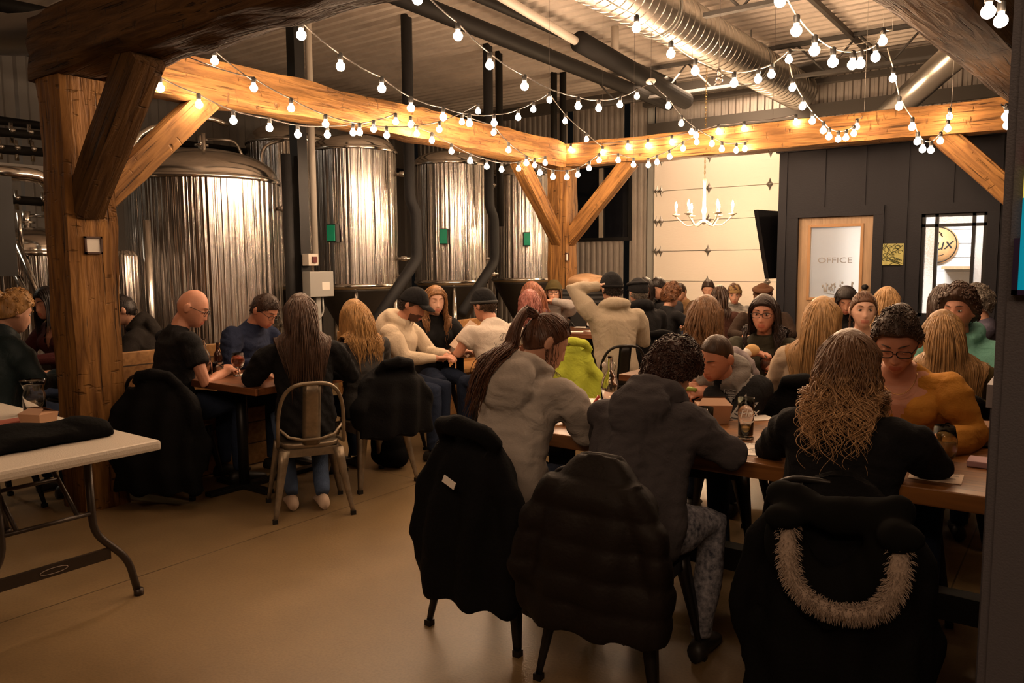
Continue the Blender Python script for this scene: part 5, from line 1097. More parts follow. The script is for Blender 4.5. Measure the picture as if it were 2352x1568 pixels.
            for i in range(420):
                j = rnd.choice([0, 1, 2]); a = rnd.uniform(0, 2*PI); el_ = rnd.uniform(-.5, 1.3); p = Vector((math.cos(a)*math.cos(el_), math.sin(a)*math.cos(el_), math.sin(el_)))
                zz_ = float(np.interp(p.y*.096, yk, zk)); 
                if p.z*.118 < zz_+.004: continue
                q1 = tv_.normalized(); pts_ = []
                for k in range(8): t = k/7; w_ = (p*(1-t)+Vector((q1.x/.9, q1.y, q1.z))*t).normalized(); pts_.append(hp(Vector((w_.x*.0865, w_.y*.1065, w_.z*.1285))*(1+.012*math.sin(i))))
                b.tube(pts_, [.0010]+[.0024]*7, 4)
            for i in range(170): lock(tp+Vector((rnd.uniform(-.014, .014), rnd.uniform(-.014, .014), rnd.uniform(-.014, .014))), Vector((side*.35+rnd.uniform(-.1, .1), -.75, .15+rnd.uniform(-.2, .2))).normalized(), hl*rnd.uniform(.7, 1.08), .0055, .006, .42, rnd.uniform(.045, .075), 18)
            for i in range(26): q_ = rnd.choice((1, -1)); lock(hp((q_*.078, rnd.uniform(-.02, .03), rnd.uniform(-.02, .03))), HR@Vector((q_*.3, .2, -1)), rnd.uniform(.08, .2), .002, .006, .3, .004, 8)
        elif hair == 'short' and near < 3:
            idx = [i for i in range(len(P)) if m_[i] > .9 and not (hat and P[i][2] > .0)] or [0]
            for i in range(900 if near == 1 else 420):
                j = rnd.choice(idx); p0_ = Vector(Q[j]); nn = Vector(nr[j]); v = (nn*.22+Vector((rnd.uniform(-.5, .5), .25+rnd.uniform(-.4, .6), -.45))).normalized(); ll = rnd.uniform(.6, 1.3); b.tube([hp(p0_-nn*.004), hp(p0_+v*.009*ll), hp(p0_+v*.018*ll-nn*.004)], [.0026, .0022, .0006], 4)
        b.build('hair', HMt, root)
    # ---- hats
    if hat:
        kind, hcol, *ex_ = hat; b = MB(); zc = {'cap': .028, 'beanie': .030, 'flat': .04, 'scarf': .03}[kind]; nr = P/np.array([.076, .096, .118])**2; nr /= np.linalg.norm(nr, axis=1)[:, None]
        zl = np.interp(y, [-.1, 0, .1], [-.02, .012, .052] if kind != 'cap' else [-.012, .02, .045]); m_ = ss((z-zl)/.012+.5); th = (.020 if hair not in ('bald', 'hidden') else .014)+(.012 if kind == 'beanie' else .006)*np.clip(z/.118, 0, 1)
        Q = P+nr*(th*m_-.016*(1-m_))[:, None]; b.add([hp(v) for v in Q], Fc); hm = cloth(*hcol)
        if kind == 'flat': b.ell(hp((0, .01, .085)), (.105, .125, .032), HR, 20, 10)
        ho = b.build({'cap': 'baseball_cap', 'beanie': 'beanie', 'flat': 'flat_cap', 'scarf': 'headscarf'}[kind], hm, root)
        if kind in ('cap', 'flat'):
            bb_ = MB(); rg = []
            for j in range(9):
                u = -1+2*j/8; w_ = .075*u; y0_ = .085*math.sqrt(max(0, 1-(u*.9)**2)); y1_ = .105+.07*math.sqrt(max(0, 1-u*u))*(1 if kind == 'cap' else .5); z0_ = .058-.012*u*u; rg.append([hp((w_, y0_, z0_)), hp((w_, y1_, z0_-.018)), hp((w_, y1_, z0_-.013)), hp((w_, y0_, z0_+.006))])
            bb_.loft(rg); bb_.build('peak', hm, ho)
        if kind == 'beanie':
            bb_ = MB(); bb_.tube([hp((.088*math.cos(t), .109*math.sin(t)-.001, .030+.030*math.sin(t))) for t in [2*PI*i/32 for i in range(32)]], .013, 8, closed=True); bb_.build('brim', cloth(*(ex_[0] if ex_ else hcol)), ho)
    PD = dict(root=root, hp=hp, h3=h3, h2=h2, h1=h1, tr=tr_, arms=arms, s=s, HR=HR, top=to, lean=lean); return PD
def surf_text(PD, body, size, loc, x, y, M_, name, extrude=.002, sx=1., shear=0.):
    """lettering laid on the cloth: each vertex drops onto the garment below it"""
    o = text_obj(name, body, size, frame4(loc, x, y), M_, PD['root'], extrude, shear, sx=sx); drape(o, PD); return o
def drape(o, PD, lift=.003):
    from mathutils.bvhtree import BVHTree
    me = o.data; src = PD['top'].data; bvh = BVHTree.FromPolygons([v.co for v in src.vertices], [p.vertices[:] for p in src.polygons]); M4 = o.matrix_local.copy(); nz_ = M4.to_3x3()@Vector((0, 0, 1)); nz_.normalize(); inv = M4.inverted()
    bm = bmesh.new(); bm.from_mesh(me); bmesh.ops.triangulate(bm, faces=bm.faces[:]); bmesh.ops.subdivide_edges(bm, edges=[e for e in bm.edges if e.calc_length() > .012], cuts=2)
    for v in bm.verts:
        w_ = M4@v.co; h_ = bvh.ray_cast(w_+nz_*.10, -nz_, .3)
        if h_[0]: v.co = inv@(h_[0]+nz_*(lift+v.co.z))
    bm.to_mesh(me); bm.free(); me.update()
BLKC = ('black', (.009, .009, .010)); JEAN = ('denim', (.02, .03, .055))
CHG = 'chairs in use at the tables'
def seat(PD, label, k='b', back=-.03):
    r = PD['root']; rz = r.rotation_euler.z; d = Vector((-math.sin(rz), math.cos(rz), 0)); p = Vector(r.location)+d*back; return chair(p.x, p.y, rz, label, k)
# ---- long foreground table
p1 = person(1252, 784, 3.36, 36, 'person in a heather grey hoodie with a very long brown ponytail, back to the camera', lean=16, pitch=30, yaw=38, hair='pony', hc=('chestnut', (.075, .030, .014)), hl=.62, top='hoodie', tc=('heather grey', (.40, .36, .32)), hood=1, hr=(.10, .42, .83), hlft=(-.06, .44, .83), fat=1.12, side=-.5, eyes='down', wr=.014)
p2 = person(1538, 858, 3.05, 33, 'person in a charcoal hoodie with dark curly hair bent over the long table', lean=27, pitch=44, yaw=20, hair='curly', hc=('dark curl', (.035, .014, .009)), top='hoodie', tc=('charcoal', (.055, .050, .054)), hood=1, eyes='down', fat=1.28, hr=(.18, .42, .83), hlft=(-.10, .44, .83), legs=('printed leggings', (.20, .20, .24), .9) if 0 else mat('printed leggings', (.02, .025, .045), .9, col2=(.34, .34, .38), vscale=48, bump=.2), knees=[(.24, .28), (-.10, .42)], feet=[(.22, .22), (-.12, .40)], wr=.016)
p3 = person(1646, 818, 3.82, 212, 'person with cropped hair in a black sweatshirt with grey hood and lettered sleeve', lean=33, pitch=30, yaw=16, roll=-10, poles=[(.9, 0, -.4), (-1, -.05, -.25)], fem=False, sk='b', hair='buzz', hc=('brown crop', (.045, .026, .015)), top='hoodie', tc=BLKC, hood=1, hoodc=('grey hood', (.23, .215, .20)), hr=(.15, .30, .90), hlft=(-.04, .33, .90), eyes='down', beard=False, fat=1.1, curl=.9, tilt=-9, handdir=[(-.9, .3, .1), (.9, .2, -.1)], handn=[(.1, .7, .6), (-.1, .5, .8)])
p4 = person(1948, 838, 2.72, 33, 'person in a black sweater with wavy brown hair fading to blond, seen from behind', lean=6, pitch=8, hair='long', hc=('balayage', (.13, .065, .030)), hl=.32, wave=.027, top='sweater', tc=('black knit', (.008, .008, .009)), fat=1.25, hr=(.22, .40, .83), hlft=(-.22, .40, .83))
p5 = person(2062, 782, 3.18, 206, 'person in a mustard cardigan with dark glasses and pinned-up curly hair, looking down', lean=12, pitch=32, yaw=6, hair='updo', hc=('dark updo', (.045, .027, .018)), top='vneck', tc=('mustard knit', (.42, .19, .030)), glasses=True, eyes='down', fat=1.22, sk='b', hr=(.20, .36, .83), hlft=(-.16, .38, .83), wr=.012)
h3 = p5['h3']; b = MB(); b.tube([h3+Vector((.068*math.cos(t), .062+.045*math.sin(-t)*(math.sin(t) < 0)+.02, .015-.085*abs(math.sin(t))**1.2)) for t in [PI+PI*i/18 for i in range(19)]], .0018, 6); b.build('necklace', mat('gold chain', (.7, .45, .2), .25, 1.), p5['root'])
seat(p1, 'metal chair under the grey hoodie person, hung with a black coat', 'b'); seat(p2, 'metal chair under the charcoal hoodie person, hung with a puffer coat', 'b'); seat(p4, 'metal chair in the right foreground hung with the fur-trimmed coat', 'b')
seat(p3, 'metal chair of the person with the lettered sleeve'); seat(p5, 'metal chair of the person in the mustard cardigan')
# lettering and shield on the black sweatshirt
GREYL = mat('silver print', (.42, .41, .40), .5); a_, e_, w_ = p3['arms'][1]
# the wearer's left arm (image right): grey panel with letters from shoulder to elbow
ax_ = (e_-a_).normalized(); vw = (Matrix.Rotation(-p3['root'].rotation_euler.z, 3, 'Z')@(-ray(1760, 880))).normalized(); upv = vw.cross(ax_)
pn_ = MB(); L_ = (e_-a_).length; pn_.add([Vector((x, y, 0)) for x in [-.02+(L_+.0)*i/12 for i in range(13)] for y in (-.036, -.012, .012, .036)], [[i*4+j, i*4+j+1, (i+1)*4+j+1, (i+1)*4+j] for i in range(12) for j in range(3)], 0, False)
po = pn_.build('sleeve_panel', mat('grey sleeve panel', (.26, .25, .235), .8), p3['root']); po.matrix_local = frame4(a_+vw*.07, ax_, upv); drape(po, p3, .002)
surf_text(p3, 'RAIDERS', .088, a_+ax_*(L_*.5)+vw*.07, ax_, upv, mat('black print', (.008, .008, .009), .7), 'sleeve_lettering', .001, sx=.95)
cx = p3['h2']+p3['tr']*.055+Vector((-.085, .12, 0)); fr_ = frame4(cx+Vector((0, .02, 0)), (-1, 0, 0), (0, -.25, 1))
b = MB(); out = [(-.03, .04), (-.014, .035), (0, .04), (.014, .035), (.03, .04), (.031, -.005), (.018, -.032), (0, -.044), (-.018, -.032), (-.031, -.005)]
b.tube([(x*1.15, y*1.15, 0) for x, y in out], .0022, 5, closed=True); b.bb((-.030, .014, -.001), (.030, .017, .001))
b.ell((0, -.008, 0), (.012, .018, .002), None, 12, 8); b.bb((-.016, .002, .001), (.016, .008, .004)); b.tube([(-.026, -.034, 0), (.026, .008, 0)], .0018, 5); b.tube([(.026, -.034, 0), (-.026, .008, 0)], .0018, 5)
o = b.build('chest_shield', GREYL, p3['root']); o.matrix_local = fr_; drape(o, p3, .003)
surf_text(p3, 'RAIDERS', .0135, fr_@Vector((0, .027, 0)), (-1, 0, 0), (0, -.25, 1), GREYL, 'shield_lettering', .001)
# things in hands
q = p3['root'].matrix_basis@((p3['arms'][0][2]+p3['arms'][1][2])/2+Vector((0, .05, .01)))
m0 = p3['root']; m0m = Matrix.LocRotScale(m0.location, m0.rotation_euler, m0.scale); wa = m0m@(p3['arms'][0][2]+Vector((-.07, .05, 0))); wb = m0m@(p3['arms'][1][2]+Vector((.06, .04, 0)))
MB().tube([wa, wa*.66+wb*.34+Vector((0, 0, .004)), wa*.33+wb*.67+Vector((0, 0, .004)), wb], .0105, 10).build('celery_stick', mat('celery green', (.28, .38, .07), .5, var=.2, vscale=30), None, 'green celery stick held between the hands of the sleeve-lettered person', 'celery')
# ---- second long table
p6 = person(1755, 722, 5.0, 196, 'person with long dark hair, glasses and dark olive top holding a sandwich', lean=14, pitch=4, yaw=12, hair='long', hc=('espresso', (.022, .011, .008)), hl=.34, wave=.01, top='sweater', tc=('dark olive', (.045, .042, .028)), glasses=True, fat=1.3, sk='b', near=2, hr=(.10, .36, .95), hlft=(-.14, .34, .88), nst=240)
p7 = person(1620, 732, 4.35, 26, 'person with shoulder-length light brown hair in a pale floral top, back to the camera', lean=10, pitch=10, hair='long', hc=('light brown', (.17, .085, .035)), hl=.26, wave=.010, top='sweater', tc=mat('floral cloth', (.16, .13, .15), .9, col2=(.42, .37, .37), vscale=14), fat=1.15, near=1)
p8 = person(1888, 735, 4.3, 30, 'person with very long straight blond hair in a cream sweater, back to the camera', lean=6, pitch=6, hair='long', hc=('blonde', (.33, .19, .075)), hl=.50, top='sweater', tc=('cream knit', (.46, .36, .26)), fat=1.12, near=1)
p9 = person(1983, 712, 5.15, 202, 'young person with tied-back brown hair in a white top, facing the camera', lean=8, pitch=4, yaw=-6, hair='pony', tie=(0, -.112, .02), hc=('warm brown', (.11, .05, .025)), hl=.2, top='vneck', tc=('off white', (.52, .44, .37)), fat=1.05, near=2, sk='c', side=.3)
p10 = person(2168, 768, 3.95, 26, 'person with long dark blond hair in an olive top beside the dark wall, back turned', lean=10, pitch=8, roll=-8, hair='long', hc=('dark blond', (.27, .15, .055)), hl=.48, top='sweater', tc=('olive', (.10, .075, .03)), fat=1.15, near=1)
p11 = person(2203, 714, 4.65, 222, 'person with short dark curly hair in a teal hoodie at the right', lean=8, pitch=4, yaw=8, hair='curly', hc=('brown curl', (.05, .026, .016)), top='hoodie', tc=('teal fleece', (.12, .30, .25)), hood=2, fat=1.2, sk='b', near=2)
p12 = person(1943, 690, 7.1, 200, 'person with a black bob looking down, behind the young one in white', lean=14, pitch=30, hair='bob', hc=('black', (.012, .008, .007)), hl=.12, top='sweater', tc=BLKC, eyes='down', near=2)
p13 = person(2036, 698, 5.9, 24, 'person with blond shoulder-length hair, back turned, before the dark office wall', lean=12, pitch=12, hair='long', hc=('blonde', (.33, .19, .075)), hl=.26, wave=.008, top='sweater', tc=BLKC, near=2)
p14 = person(2168, 697, 5.35, 15, 'person with dark brown hair half hidden behind the teal hoodie, back turned', lean=8, pitch=8, hair='long', hc=('dark brown', (.035, .018, .010)), hl=.25, top='sweater', tc=BLKC, near=2)
p15 = person(2246, 697, 6.4, 300, 'person with grey curly hair in a slate purple top at the far right', lean=10, pitch=10, hair='curly', hc=('grey', (.14, .12, .10)), top='sweater', tc=('slate purple', (.075, .07, .10)), near=2)
for p_, lb in ((p6, 'metal chair of the person holding a sandwich'), (p7, 'metal chair of the person in the floral top'), (p8, 'metal chair of the person in the cream sweater'), (p9, 'metal chair of the young person in white'), (p10, 'metal chair of the dark blond person in olive'), (p11, 'metal chair of the person in the teal hoodie')): seat(p_, lb)
for p_, lb in ((p12, 'metal chair of the person with the black bob'), (p13, 'metal chair of the blond person before the office wall'), (p14, 'metal chair of the dark haired person behind the teal hoodie'), (p15, 'metal chair of the grey curly haired person')): seat(p_, lb)
def inhand(PD, i, off=(0, .06, 0)):
    r = PD['root']; return Matrix.LocRotScale(r.location, r.rotation_euler, r.scale)@(PD['arms'][i][2]+Vector(off))
q = inhand(p6, 0, (-.02, .06, .03)); sw_ = empty('sandwich', q, .4, 'half-eaten sandwich in the hand of the person in dark olive', 'sandwich'); b = MB(); b.ell((0, 0, 0), (.045, .022, .035)); b.build('bread', mat('bread', (.65, .42, .18), .7, bump=.3, bscale=90), sw_); MB().ell((-.025, .0, -.015), (.03, .027, .03)).build('wrapper', PAP, sw_)
# ---- left group
p19 = person(441, 706, 5.2, 46, 'bald person with dark glasses in a black T-shirt, leaning over the left table', lean=8, pitch=28, yaw=38, fem=False, hair='bald', hc=('stubble', (.08, .05, .035)), top='tshirt', tc=('black tee', (.010, .010, .011)), sleeve='short', glasses=True, eyes='down', sk='b', hr=(.17, .30, .83), hlft=(-.06, .36, .83), fat=1.08, beard=False)
p20 = person(607, 712, 5.8, 112, 'person with short dark hair and glasses in a navy pullover, head bowed', lean=18, pitch=36, fem=False, hair='short', hc=('dark brown short', (.030, .016, .010)), top='sweater', tc=('navy knit', (.012, .018, .042)), glasses=True, eyes='down', sk='b', fat=1.1)
p21 = person(690, 722, 4.85, 338, 'person with very long straight brown hair, back turned, at the left table', lean=6, pitch=10, hair='long', hc=('ash brown', (.060, .030, .017)), hl=.48, top='sweater', tc=('black knit', (.008, .008, .009)), legs=('blue denim', (.06, .09, .16)), fat=1.1, shoes=mat('pale sneakers', (.55, .42, .32), .6), hr=(.2, .36, .83), hlft=(-.24, .38, .83), feet=[(.08, -.05), (-.10, .0)], knees=[(.12, .36), (-.12, .38)])
p22 = person(815, 728, 5.45, 318, 'person with long honey blond hair in dark grey, back turned, at left table', lean=8, pitch=14, hair='long', hc=('honey', (.35, .19, .065)), hl=.36, wave=.006, top='sweater', tc=('dark grey knit', (.055, .052, .05)), fat=1.05)
r19 = p19['root']; rz19 = R(36.3-4)
dd19 = Vector((-math.sin(rz19), math.cos(rz19), 0)); chair(r19.location.x, r19.location.y, rz19, 'metal chair under the bald person, draped with a black coat', 'b'); seat(p21, 'gunmetal cafe chair with round hoop back, under the long haired person', 'g', -.04); seat(p22, 'metal chair under the honey blond person, jacket on its back', 'g', -.04)
# ---- round-cornered table group
p16 = person(948, 700, 6.0, 104, 'bearded person in a cream hoodie and black baseball cap, looking down', lean=12, pitch=30, fem=False, hair='short', hc=('dark brown short', (.030, .016, .010)), top='hoodie', tc=('cream fleece', (.56, .46, .34)), hood=1, beard=True, eyes='down', sk='b', fat=1.15, hat=('cap', BLKC), hr=(.10, .42, .83), hlft=(-.05, .44, .83), near=2)
p17 = person(1000, 690, 6.75, 150, 'person with long wavy fair hair in a black top, eyes closed, beside the cream hoodie', lean=6, pitch=10, yaw=10, hair='long', hc=('fair brown', (.24, .12, .05)), hl=.34, wave=.012, top='sweater', tc=BLKC, eyes='down', sk='c', near=2)
p18 = person(1113, 702, 6.3, 326, 'person in a white T-shirt with a printed back and a black striped beanie', lean=22, pitch=20, yaw=-14, fem=False, hair='short', hc=('brown short', (.05, .028, .015)), top='tshirt', tc=('white tee', (.58, .51, .44)), sleeve='short', hat=('beanie', BLKC, ('grey stripe', (.06, .06, .06))), sk='b', fat=1.2, near=2, hr=(.22, .36, .83), hlft=(-.16, .36, .83))
seat(p16, 'metal chair of the person in the cream hoodie'); seat(p18, 'metal chair of the person in the white T-shirt')
q = atz(985, 968, 0); chair(q.x, q.y, p18['root'].rotation_euler.z-.1, 'empty dark metal chair with its back towards the left aisle, at the round-cornered table', 'b')
INKB = mat('dark ink', (.05, .04, .03), .7); b = MB(); rnd = random.Random(2)   # plain line drawing on the back of the shirt
for k in range(9): 
    cx, cy = rnd.uniform(-.05, .06), rnd.uniform(-.05, .07); b.tube([(cx+rnd.uniform(.02, .05)*math.cos(t), cy+.03*math.sin(t*1.3), 0) for t in [4.5*i/9 for i in range(10)]], .0018, 4)
for k in range(5): b.tube([(-.11+.012*k, -.04, 0), (-.115+.014*k, .02-.01*k, 0)], .0018, 4)
b.tube([(-.12, -.06, 0), (-.02, -.08, 0), (.07, -.06, 0)], .002, 4)
o = b.build('back_print', INKB, p18['root']); nb = Vector((0, -1, 0)); o.matrix_local = frame4(p18['h2']+p18['tr']*.03-Vector((0, .16, 0)), (1, 0, 0), p18['tr']); drape(o, p18, .002)
tg_ = mat('red print', (.30, .03, .02), .6); surf_text(p16, 'EST', .05, p16['h2']+Vector((.07, .16, .02)), (-1, 0, 0), (0, 0, 1), tg_, 'chest_print', .001) if 0 else None
q = inhand(p17, 1, (0, .03, .08)); MB().box((0, 0, 0), (.20, .004, .28), Matrix.Rotation(.5, 3, 'Z')@Matrix.Rotation(-.5, 3, 'X')@Matrix.Rotation(.6, 3, 'Y')).build('menu_sheet', mat('tan paper', (.55, .42, .32), .7), None, 'tan menu sheet held up by the fair haired person', 'paper', loc=q)
# ---- centre back
p23 = person(1216, 697, 6.9, 348, 'person with pinkish red wavy hair, back turned', lean=8, pitch=8, hair='long', hc=('rose red', (.27, .095, .075)), hl=.24, wave=.012, top='sweater', tc=('dusty mauve', (.16, .12, .12)), near=2)
p23b = person(1222, 676, 7.9, 300, 'person with auburn hair in a purple top behind the pinkish haired one', lean=8, pitch=8, hair='long', hc=('auburn', (.20, .07, .035)), hl=.24, top='sweater', tc=('purple', (.035, .02, .09)), near=2)
p24 = person(1272, 672, 8.7, 196, 'smiling person in an olive beanie and glasses resting chin on hand', lean=14, pitch=4, yaw=-12, hair='long', hc=('brown', (.10, .05, .025)), hl=.26, top='sweater', tc=('light grey knit', (.27, .24, .22)), glasses=True, hat=('beanie', ('olive knit', (.06, .045, .015))), hr=(.20, .34, .83), hlft=(-.02, .28, 1.10), near=2)
p25 = person(1405, 664, 6.75, 352, 'person in a cream fleece jacket and dark cap with one hand on the head', lean=4, pitch=14, yaw=-10, fem=False, hair='short', hc=('black', (.012, .008, .007)), top='jacket', tc=('cream fleece 2', (.38, .32, .24)), hood=2, hat=('beanie', BLKC), hlft=(-.10, .10, 1.26), hr=(.15, .3, .92), fat=1.2, seat=.58, near=2, sk='c', curl=(.5, .25), handdir=[(0, 1, 0), (.8, -.2, .5)], handn=[(0, 0, 1), (-.2, .1, .9)])
p26 = person(1466, 672, 7.5, 345, 'grey haired person in a black flat cap and black coat', lean=8, pitch=6, fem=False, hair='short', hc=('grey', (.14, .12, .10)), top='coat', tc=BLKC, hood=2, hat=('flat', BLKC), fat=1.2, near=2)
p27 = person(1482, 663, 9.0, 205, 'person with long black hair behind the flat cap', lean=6, pitch=10, hair='long', hc=('black', (.012, .008, .007)), hl=.26, top='sweater', tc=BLKC, near=3, eyes='down')
p28 = person(1514, 662, 9.2, 236, 'person with thick black hair looking down, nearest the white door track', lean=12, pitch=26, fem=False, hair='short', hc=('black', (.012, .008, .007)), top='sweater', tc=('dark slate', (.02, .02, .024)), near=2, eyes='down')
p29 = person(1541, 680, 8.5, 52, 'person with curly brown hair in a black T-shirt, arm on the far table', lean=10, pitch=18, hair='curly', hc=('copper curl', (.11, .045, .018)), top='tshirt', tc=BLKC, sleeve='short', near=2, hr=(.18, .40, .83))
p30 = person(1563, 670, 10.6, 225, 'person with dark cropped hair in a tan top at the far table', lean=12, pitch=26, fem=False, hair='short', hc=('dark brown short', (.030, .016, .010)), top='sweater', tc=('tan', (.22, .13, .06)), near=3)
p31 = person(1627, 664, 10., 200, 'person with dark hair seen over the light brown head, in brown', lean=8, pitch=20, fem=False, hair='short', hc=('dark brown short', (.030, .016, .010)), top='sweater', tc=('brown', (.08, .045, .022)), near=3)
p32 = person(1653, 682, 8.4, 18, 'person with straight dark brown hair before the white door, back turned', lean=8, pitch=8, hair='long', hc=('dark brown', (.035, .018, .010)), hl=.28, top='sweater', tc=('maroon brown', (.05, .02, .014)), near=3)
p33 = person(1687, 676, 9.6, 196, 'person with piled-up hair and headscarf in a black and white striped shirt', lean=12, pitch=18, hair='updo', hc=('warm brown', (.11, .05, .025)), top='sweater', tc=mat('striped shirt', (.012, .012, .012), .9, col2=(.45, .42, .38), vscale=9, stretch=(1, 1, 4)), hat=('scarf', ('straw cloth', (.30, .19, .08))), near=2)
p34 = person(1752, 682, 7.6, 200, 'person in a brown cap directly behind the person with the sandwich', lean=6, pitch=16, fem=False, hair='short', hc=('brown short', (.05, .028, .015)), top='sweater', tc=('dark brown', (.03, .018, .012)), hat=('flat', ('brown cord', (.07, .030, .014))), near=2)
# ---- far left
p35 = person(30, 716, 4.9, 34, 'person with curled-up blond hair in a dark puffer jacket at the left edge', lean=12, pitch=24, hair='updo', hc=('honey', (.35, .19, .065)), top='jacket', tc=('petrol nylon', (.012, .022, .026), .5), hood=1, fat=1.45, near=2, wr=.02)
p36 = person(112, 696, 6.2, 206, 'person with dark hair at the far left table, facing the camera', lean=10, pitch=14, hair='long', hc=('black', (.012, .008, .007)), hl=.22, top='vneck', tc=('wine red', (.05, .012, .012)), near=2, sk='b', eyes='down')
p37 = person(283, 712, 6.4, 250, 'person in a dark hooded jacket just right of the left timber post', lean=20, pitch=20, hair='short', hc=('black', (.012, .008, .007)), top='jacket', tc=('dark coat', (.018, .015, .013)), hood=1, near=2, fat=1.2)
for p_, lb in ((p23, 'metal chair of the pinkish haired person'), (p24, 'metal chair of the smiling person in the beanie'), (p25, 'metal chair of the person with one hand on the head'), (p26, 'metal chair of the person in the black flat cap'), (p29, 'metal chair of the curly person in a black T-shirt'), (p35, 'metal chair of the person in the puffer jacket'), (p36, 'metal chair at the far left table')): seat(p_, lb)
# ================================================================= coats over chair backs
def coat(PD, label, M_, w0=.25, zt_=.90, zb_=.25, dep=.075, quilt=0., dx=0., dy=-.29, sl=.62, sk_=0., drape_=1., part='coat', vox=.012, rz=None, hoodl=True, flare=.05):
    r = PD['root']; rz = r.rotation_euler.z if rz is None else rz; d = Vector((-math.sin(rz), math.cos(rz), 0)); e = Vector((math.cos(rz), math.sin(rz), 0)); loc = Vector(r.location)+d*(-.03+dy)+e*dx
    rg = []; n = 30; K_ = 12
    for i in range(K_+1):
        t = i/K_; z = zt_-(zt_-zb_)*t; w_ = (w0*.66+w0*.34*ss(t*3.2+.1)+flare*t); dp = dep*(.45+.55*ss(t*4))*(1+.25*math.sin(PI*t)); tf = .72+.28*ss(t*7+.1); rg.append([(w_*tf*math.copysign(abs(math.cos(a))**.8, math.cos(a))+sk_*t, dp*tf*math.sin(a)-.05*t+.03*(1-t), z-.055*abs(math.cos(a))**2*max(0, 1-t*2.5)) for a in [2*PI*k/n for k in range(n)]])
    items = [('l', rg)]
    for q_ in (1, -1): items.append(('t', [(q_*w0*.62, -.01, zt_-.10), (q_*w0*.95, -.03, zt_-.24), (q_*(w0+.035), -.03+.02*q_, zt_-sl*.7), (q_*(w0+.02), -.02, zt_-sl)], [.045, .055, .054, .046]))
    if hoodl: items.append(('t', [(-.13, -.02, zt_-.06), (-.09, -.06, zt_-.01), (0, -.08, zt_+.0), (.10, -.06, zt_-.02), (.15, -.02, zt_-.08)], [.03, .038, .042, .038, .03]))
    b = MB()
    for it in items:
        if it[0] == 'l': b.loft(it[1])
        elif it[0] == 't': b.tube(it[1], it[2], 14)
        else: b.ell(it[1], it[2])
    me = remesh(b, vox, 2); P = vco(me).astype('d'); N = vno(me)
    f = .016*drape_*np.sin(P[:, 0]*34+2*np.sin(P[:, 2]*5)+P[:, 1]*20)*np.clip((zt_-P[:, 2])/.3, 0, 1)+.008*wav(P, 22, 5)
    if quilt: f = f*.6+quilt*(np.abs(np.sin(P[:, 2]*PI/.10+1.2*np.sin(P[:, 0]*6)*.15))**.6-.6)
    P = P+N*f[:, None]; me.vertices.foreach_set('co', P.astype('f').ravel()); me.update(); me.materials.append(M_)
    o = bpy.data.objects.new(part, me); COL.objects.link(o); o.location = loc; o.rotation_euler = (0, 0, rz); tag(o, label, 'coat'); return o
BC = mat('black coat cloth', (.0045, .0045, .005), .85, bump=.3, bscale=90, spec=.12); PUF = mat('brown black puffer', (.010, .007, .0055), .6, bump=.2, bscale=60, spec=.2)
ct1 = coat(p1, 'black coat with collar hanging on the chair behind the grey hoodie', BC, .19, .90, .22, .075, sl=.66, flare=.04, dx=.06)
q_ = MB(); q_.box((.0, -.13, .70), (.06, .004, .028), Matrix.Rotation(.4, 3, 'Y')).build('care_label', PAP, ct1, label='white label inside the collar')
coat(p2, 'dark brown quilted puffer coat hanging behind the charcoal hoodie', PUF, .21, .89, .30, .075, quilt=.011, sl=.60, flare=.02, dx=.03, hoodl=False)
ct3 = coat(p4, 'black coat with a pale fur-trimmed hood hanging in the right foreground', BC, .225, .86, .10, .09, sl=.66, flare=.05, hoodl=False, dx=.06)
ct4 = coat(p19, 'black coat hanging to the floor behind the bald person', BC, .24, .84, .10, .09, sl=.62, rz=rz19, dx=.09)
ct5 = coat(p22, 'black jacket bunched over the chair of the honey blond person', BC, .24, .86, .38, .085, sl=.4)
coat(p8, 'black coat on the chair of the person in the cream sweater', BC, .22, .90, .45, .07, sl=.4, vox=.016); coat(p10, 'black coat on the chair beside the dark wall', BC, .24, .88, .45, .08, sl=.4, vox=.016)
coat(p26, 'black coat over the chair of the person in the black flat cap', BC, .24, .86, .35, .09, sl=.45, vox=.018)
lime = atF(1316, 800, 6.35); rzl = R(36.3-8); dl_ = Vector((-math.sin(rzl), math.cos(rzl), 0)); lc = chair(lime.x+dl_.x*.26, lime.y+dl_.y*.26, rzl, 'metal chair carrying the lime green jacket', 'b')
coat({'root': lc}, 'lime green jacket hanging over a chair between the grey hoodie and the cream fleece', mat('lime cloth', (.40, .46, .04), .85, bump=.4, bscale=60, fold=8), .17, .87, .35, .055, sl=.45, part='jacket', flare=.05)
q = inhand(p1, 0, (.0, .07, .03)); MB().tube([q, q+Vector((.035, .03, .07))], .007, 10).build('red_marker', mat('red marker', (.45, .05, .02), .4), None, 'red marker held by the person in the grey hoodie', 'marker')
q = atz(1330, 915, HZ); sheet(1335, 925, HZ, .5, .2, .26, 'white sheet on the long table before the grey hoodie person', 3, seed=12)
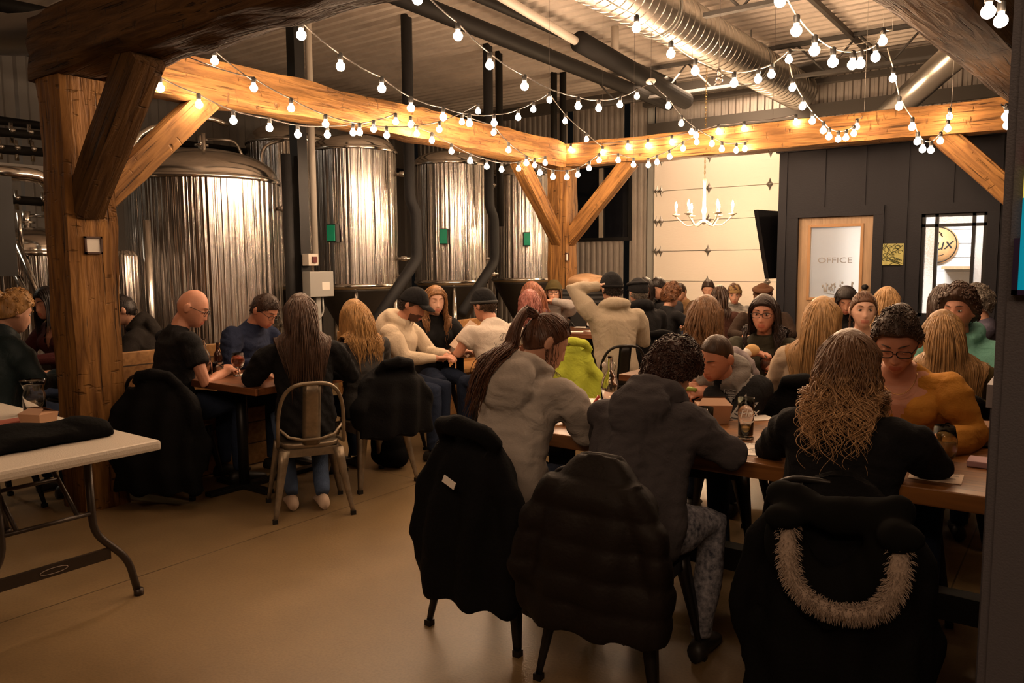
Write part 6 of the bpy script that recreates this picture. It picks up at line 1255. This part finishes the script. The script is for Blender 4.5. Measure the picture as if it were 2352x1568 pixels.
# hood with fur edge on the foreground coat
m3_ = Matrix.LocRotScale(ct3.location, ct3.rotation_euler, None)
FUR = mat('pale fur', (.38, .30, .24), .9, bump=.6, bscale=120); hd_ = MB()
upts = []
for i in range(25):
    t = -1+2*i/24; x = .04+.148*math.sin(t*PI/2*1.0)*(1+.0*abs(t)); z = .73-.235*(1-abs(t)**2.1)**.62 if abs(t) < 1 else .73; upts.append(Vector((x*1.02, -.19+.02*abs(t), z)))
hd_.tube(upts, [(.019+.010*abs(-1+2*i/24))*(.55 if i in (0, 24) else 1) for i in range(25)], 12)
rnd = random.Random(8)
for k in range(2600):
    i = rnd.randrange(1, 25); t = rnd.random(); p = upts[i-1]*(1-t)+upts[i]*t; a = rnd.uniform(0, 2*PI); dn = Vector((upts[i]-upts[i-1])).normalized(); u = dn.orthogonal().normalized(); v = dn.cross(u); o_ = u*math.cos(a)+v*math.sin(a); r_ = .020+.010*abs(-1+2*i/24); q0_ = p+o_*r_*.9; dd = (o_+dn*rnd.uniform(-.4, .4)+Vector((0, 0, -.35))).normalized(); L_ = rnd.uniform(.010, .020)
    hd_.tube([q0_, q0_+dd*L_*.6, q0_+dd*L_+Vector((0, 0, -.003))], [.0014, .001, .0003], 3, cap=False)
hd_.build('fur_trim', FUR, ct3, label='pale fur edge of the hood')
b = MB(); 
for k in range(9):
    t = k/8; b.ell((-.15+.32*t, -.10-.03*math.sin(PI*t), .79-.03*math.sin(PI*t)), (.055, .045, .055))
for q_ in (-.115, .195): b.ell((q_, -.175, .745), (.062, .05, .045))
for k in range(7): t = k/6; b.ell((-.14+.28*t, -.13, .66-.16*math.sin(PI*t)), (.05, .045, .10))
me = remesh(b, .012, 3); wrinkle(me, .012, 10); me.materials.append(mat('hood lining', (.005, .005, .0045), .9, spec=.1)); o = bpy.data.objects.new('hood', me); COL.objects.link(o); o.parent = ct3
# bag under the left chair
q = atz(880, 1075, 0); soft('shoulder_bag', [('e', (0, 0, .17), (.14, .10, .17)), ('e', (.02, 0, .09), (.16, .11, .09))], .014, BAGM, 'black bag standing on the floor under the honey blond person', 'bag', wr=.01, flatz=0., loc=(q.x, q.y+.05, 0))
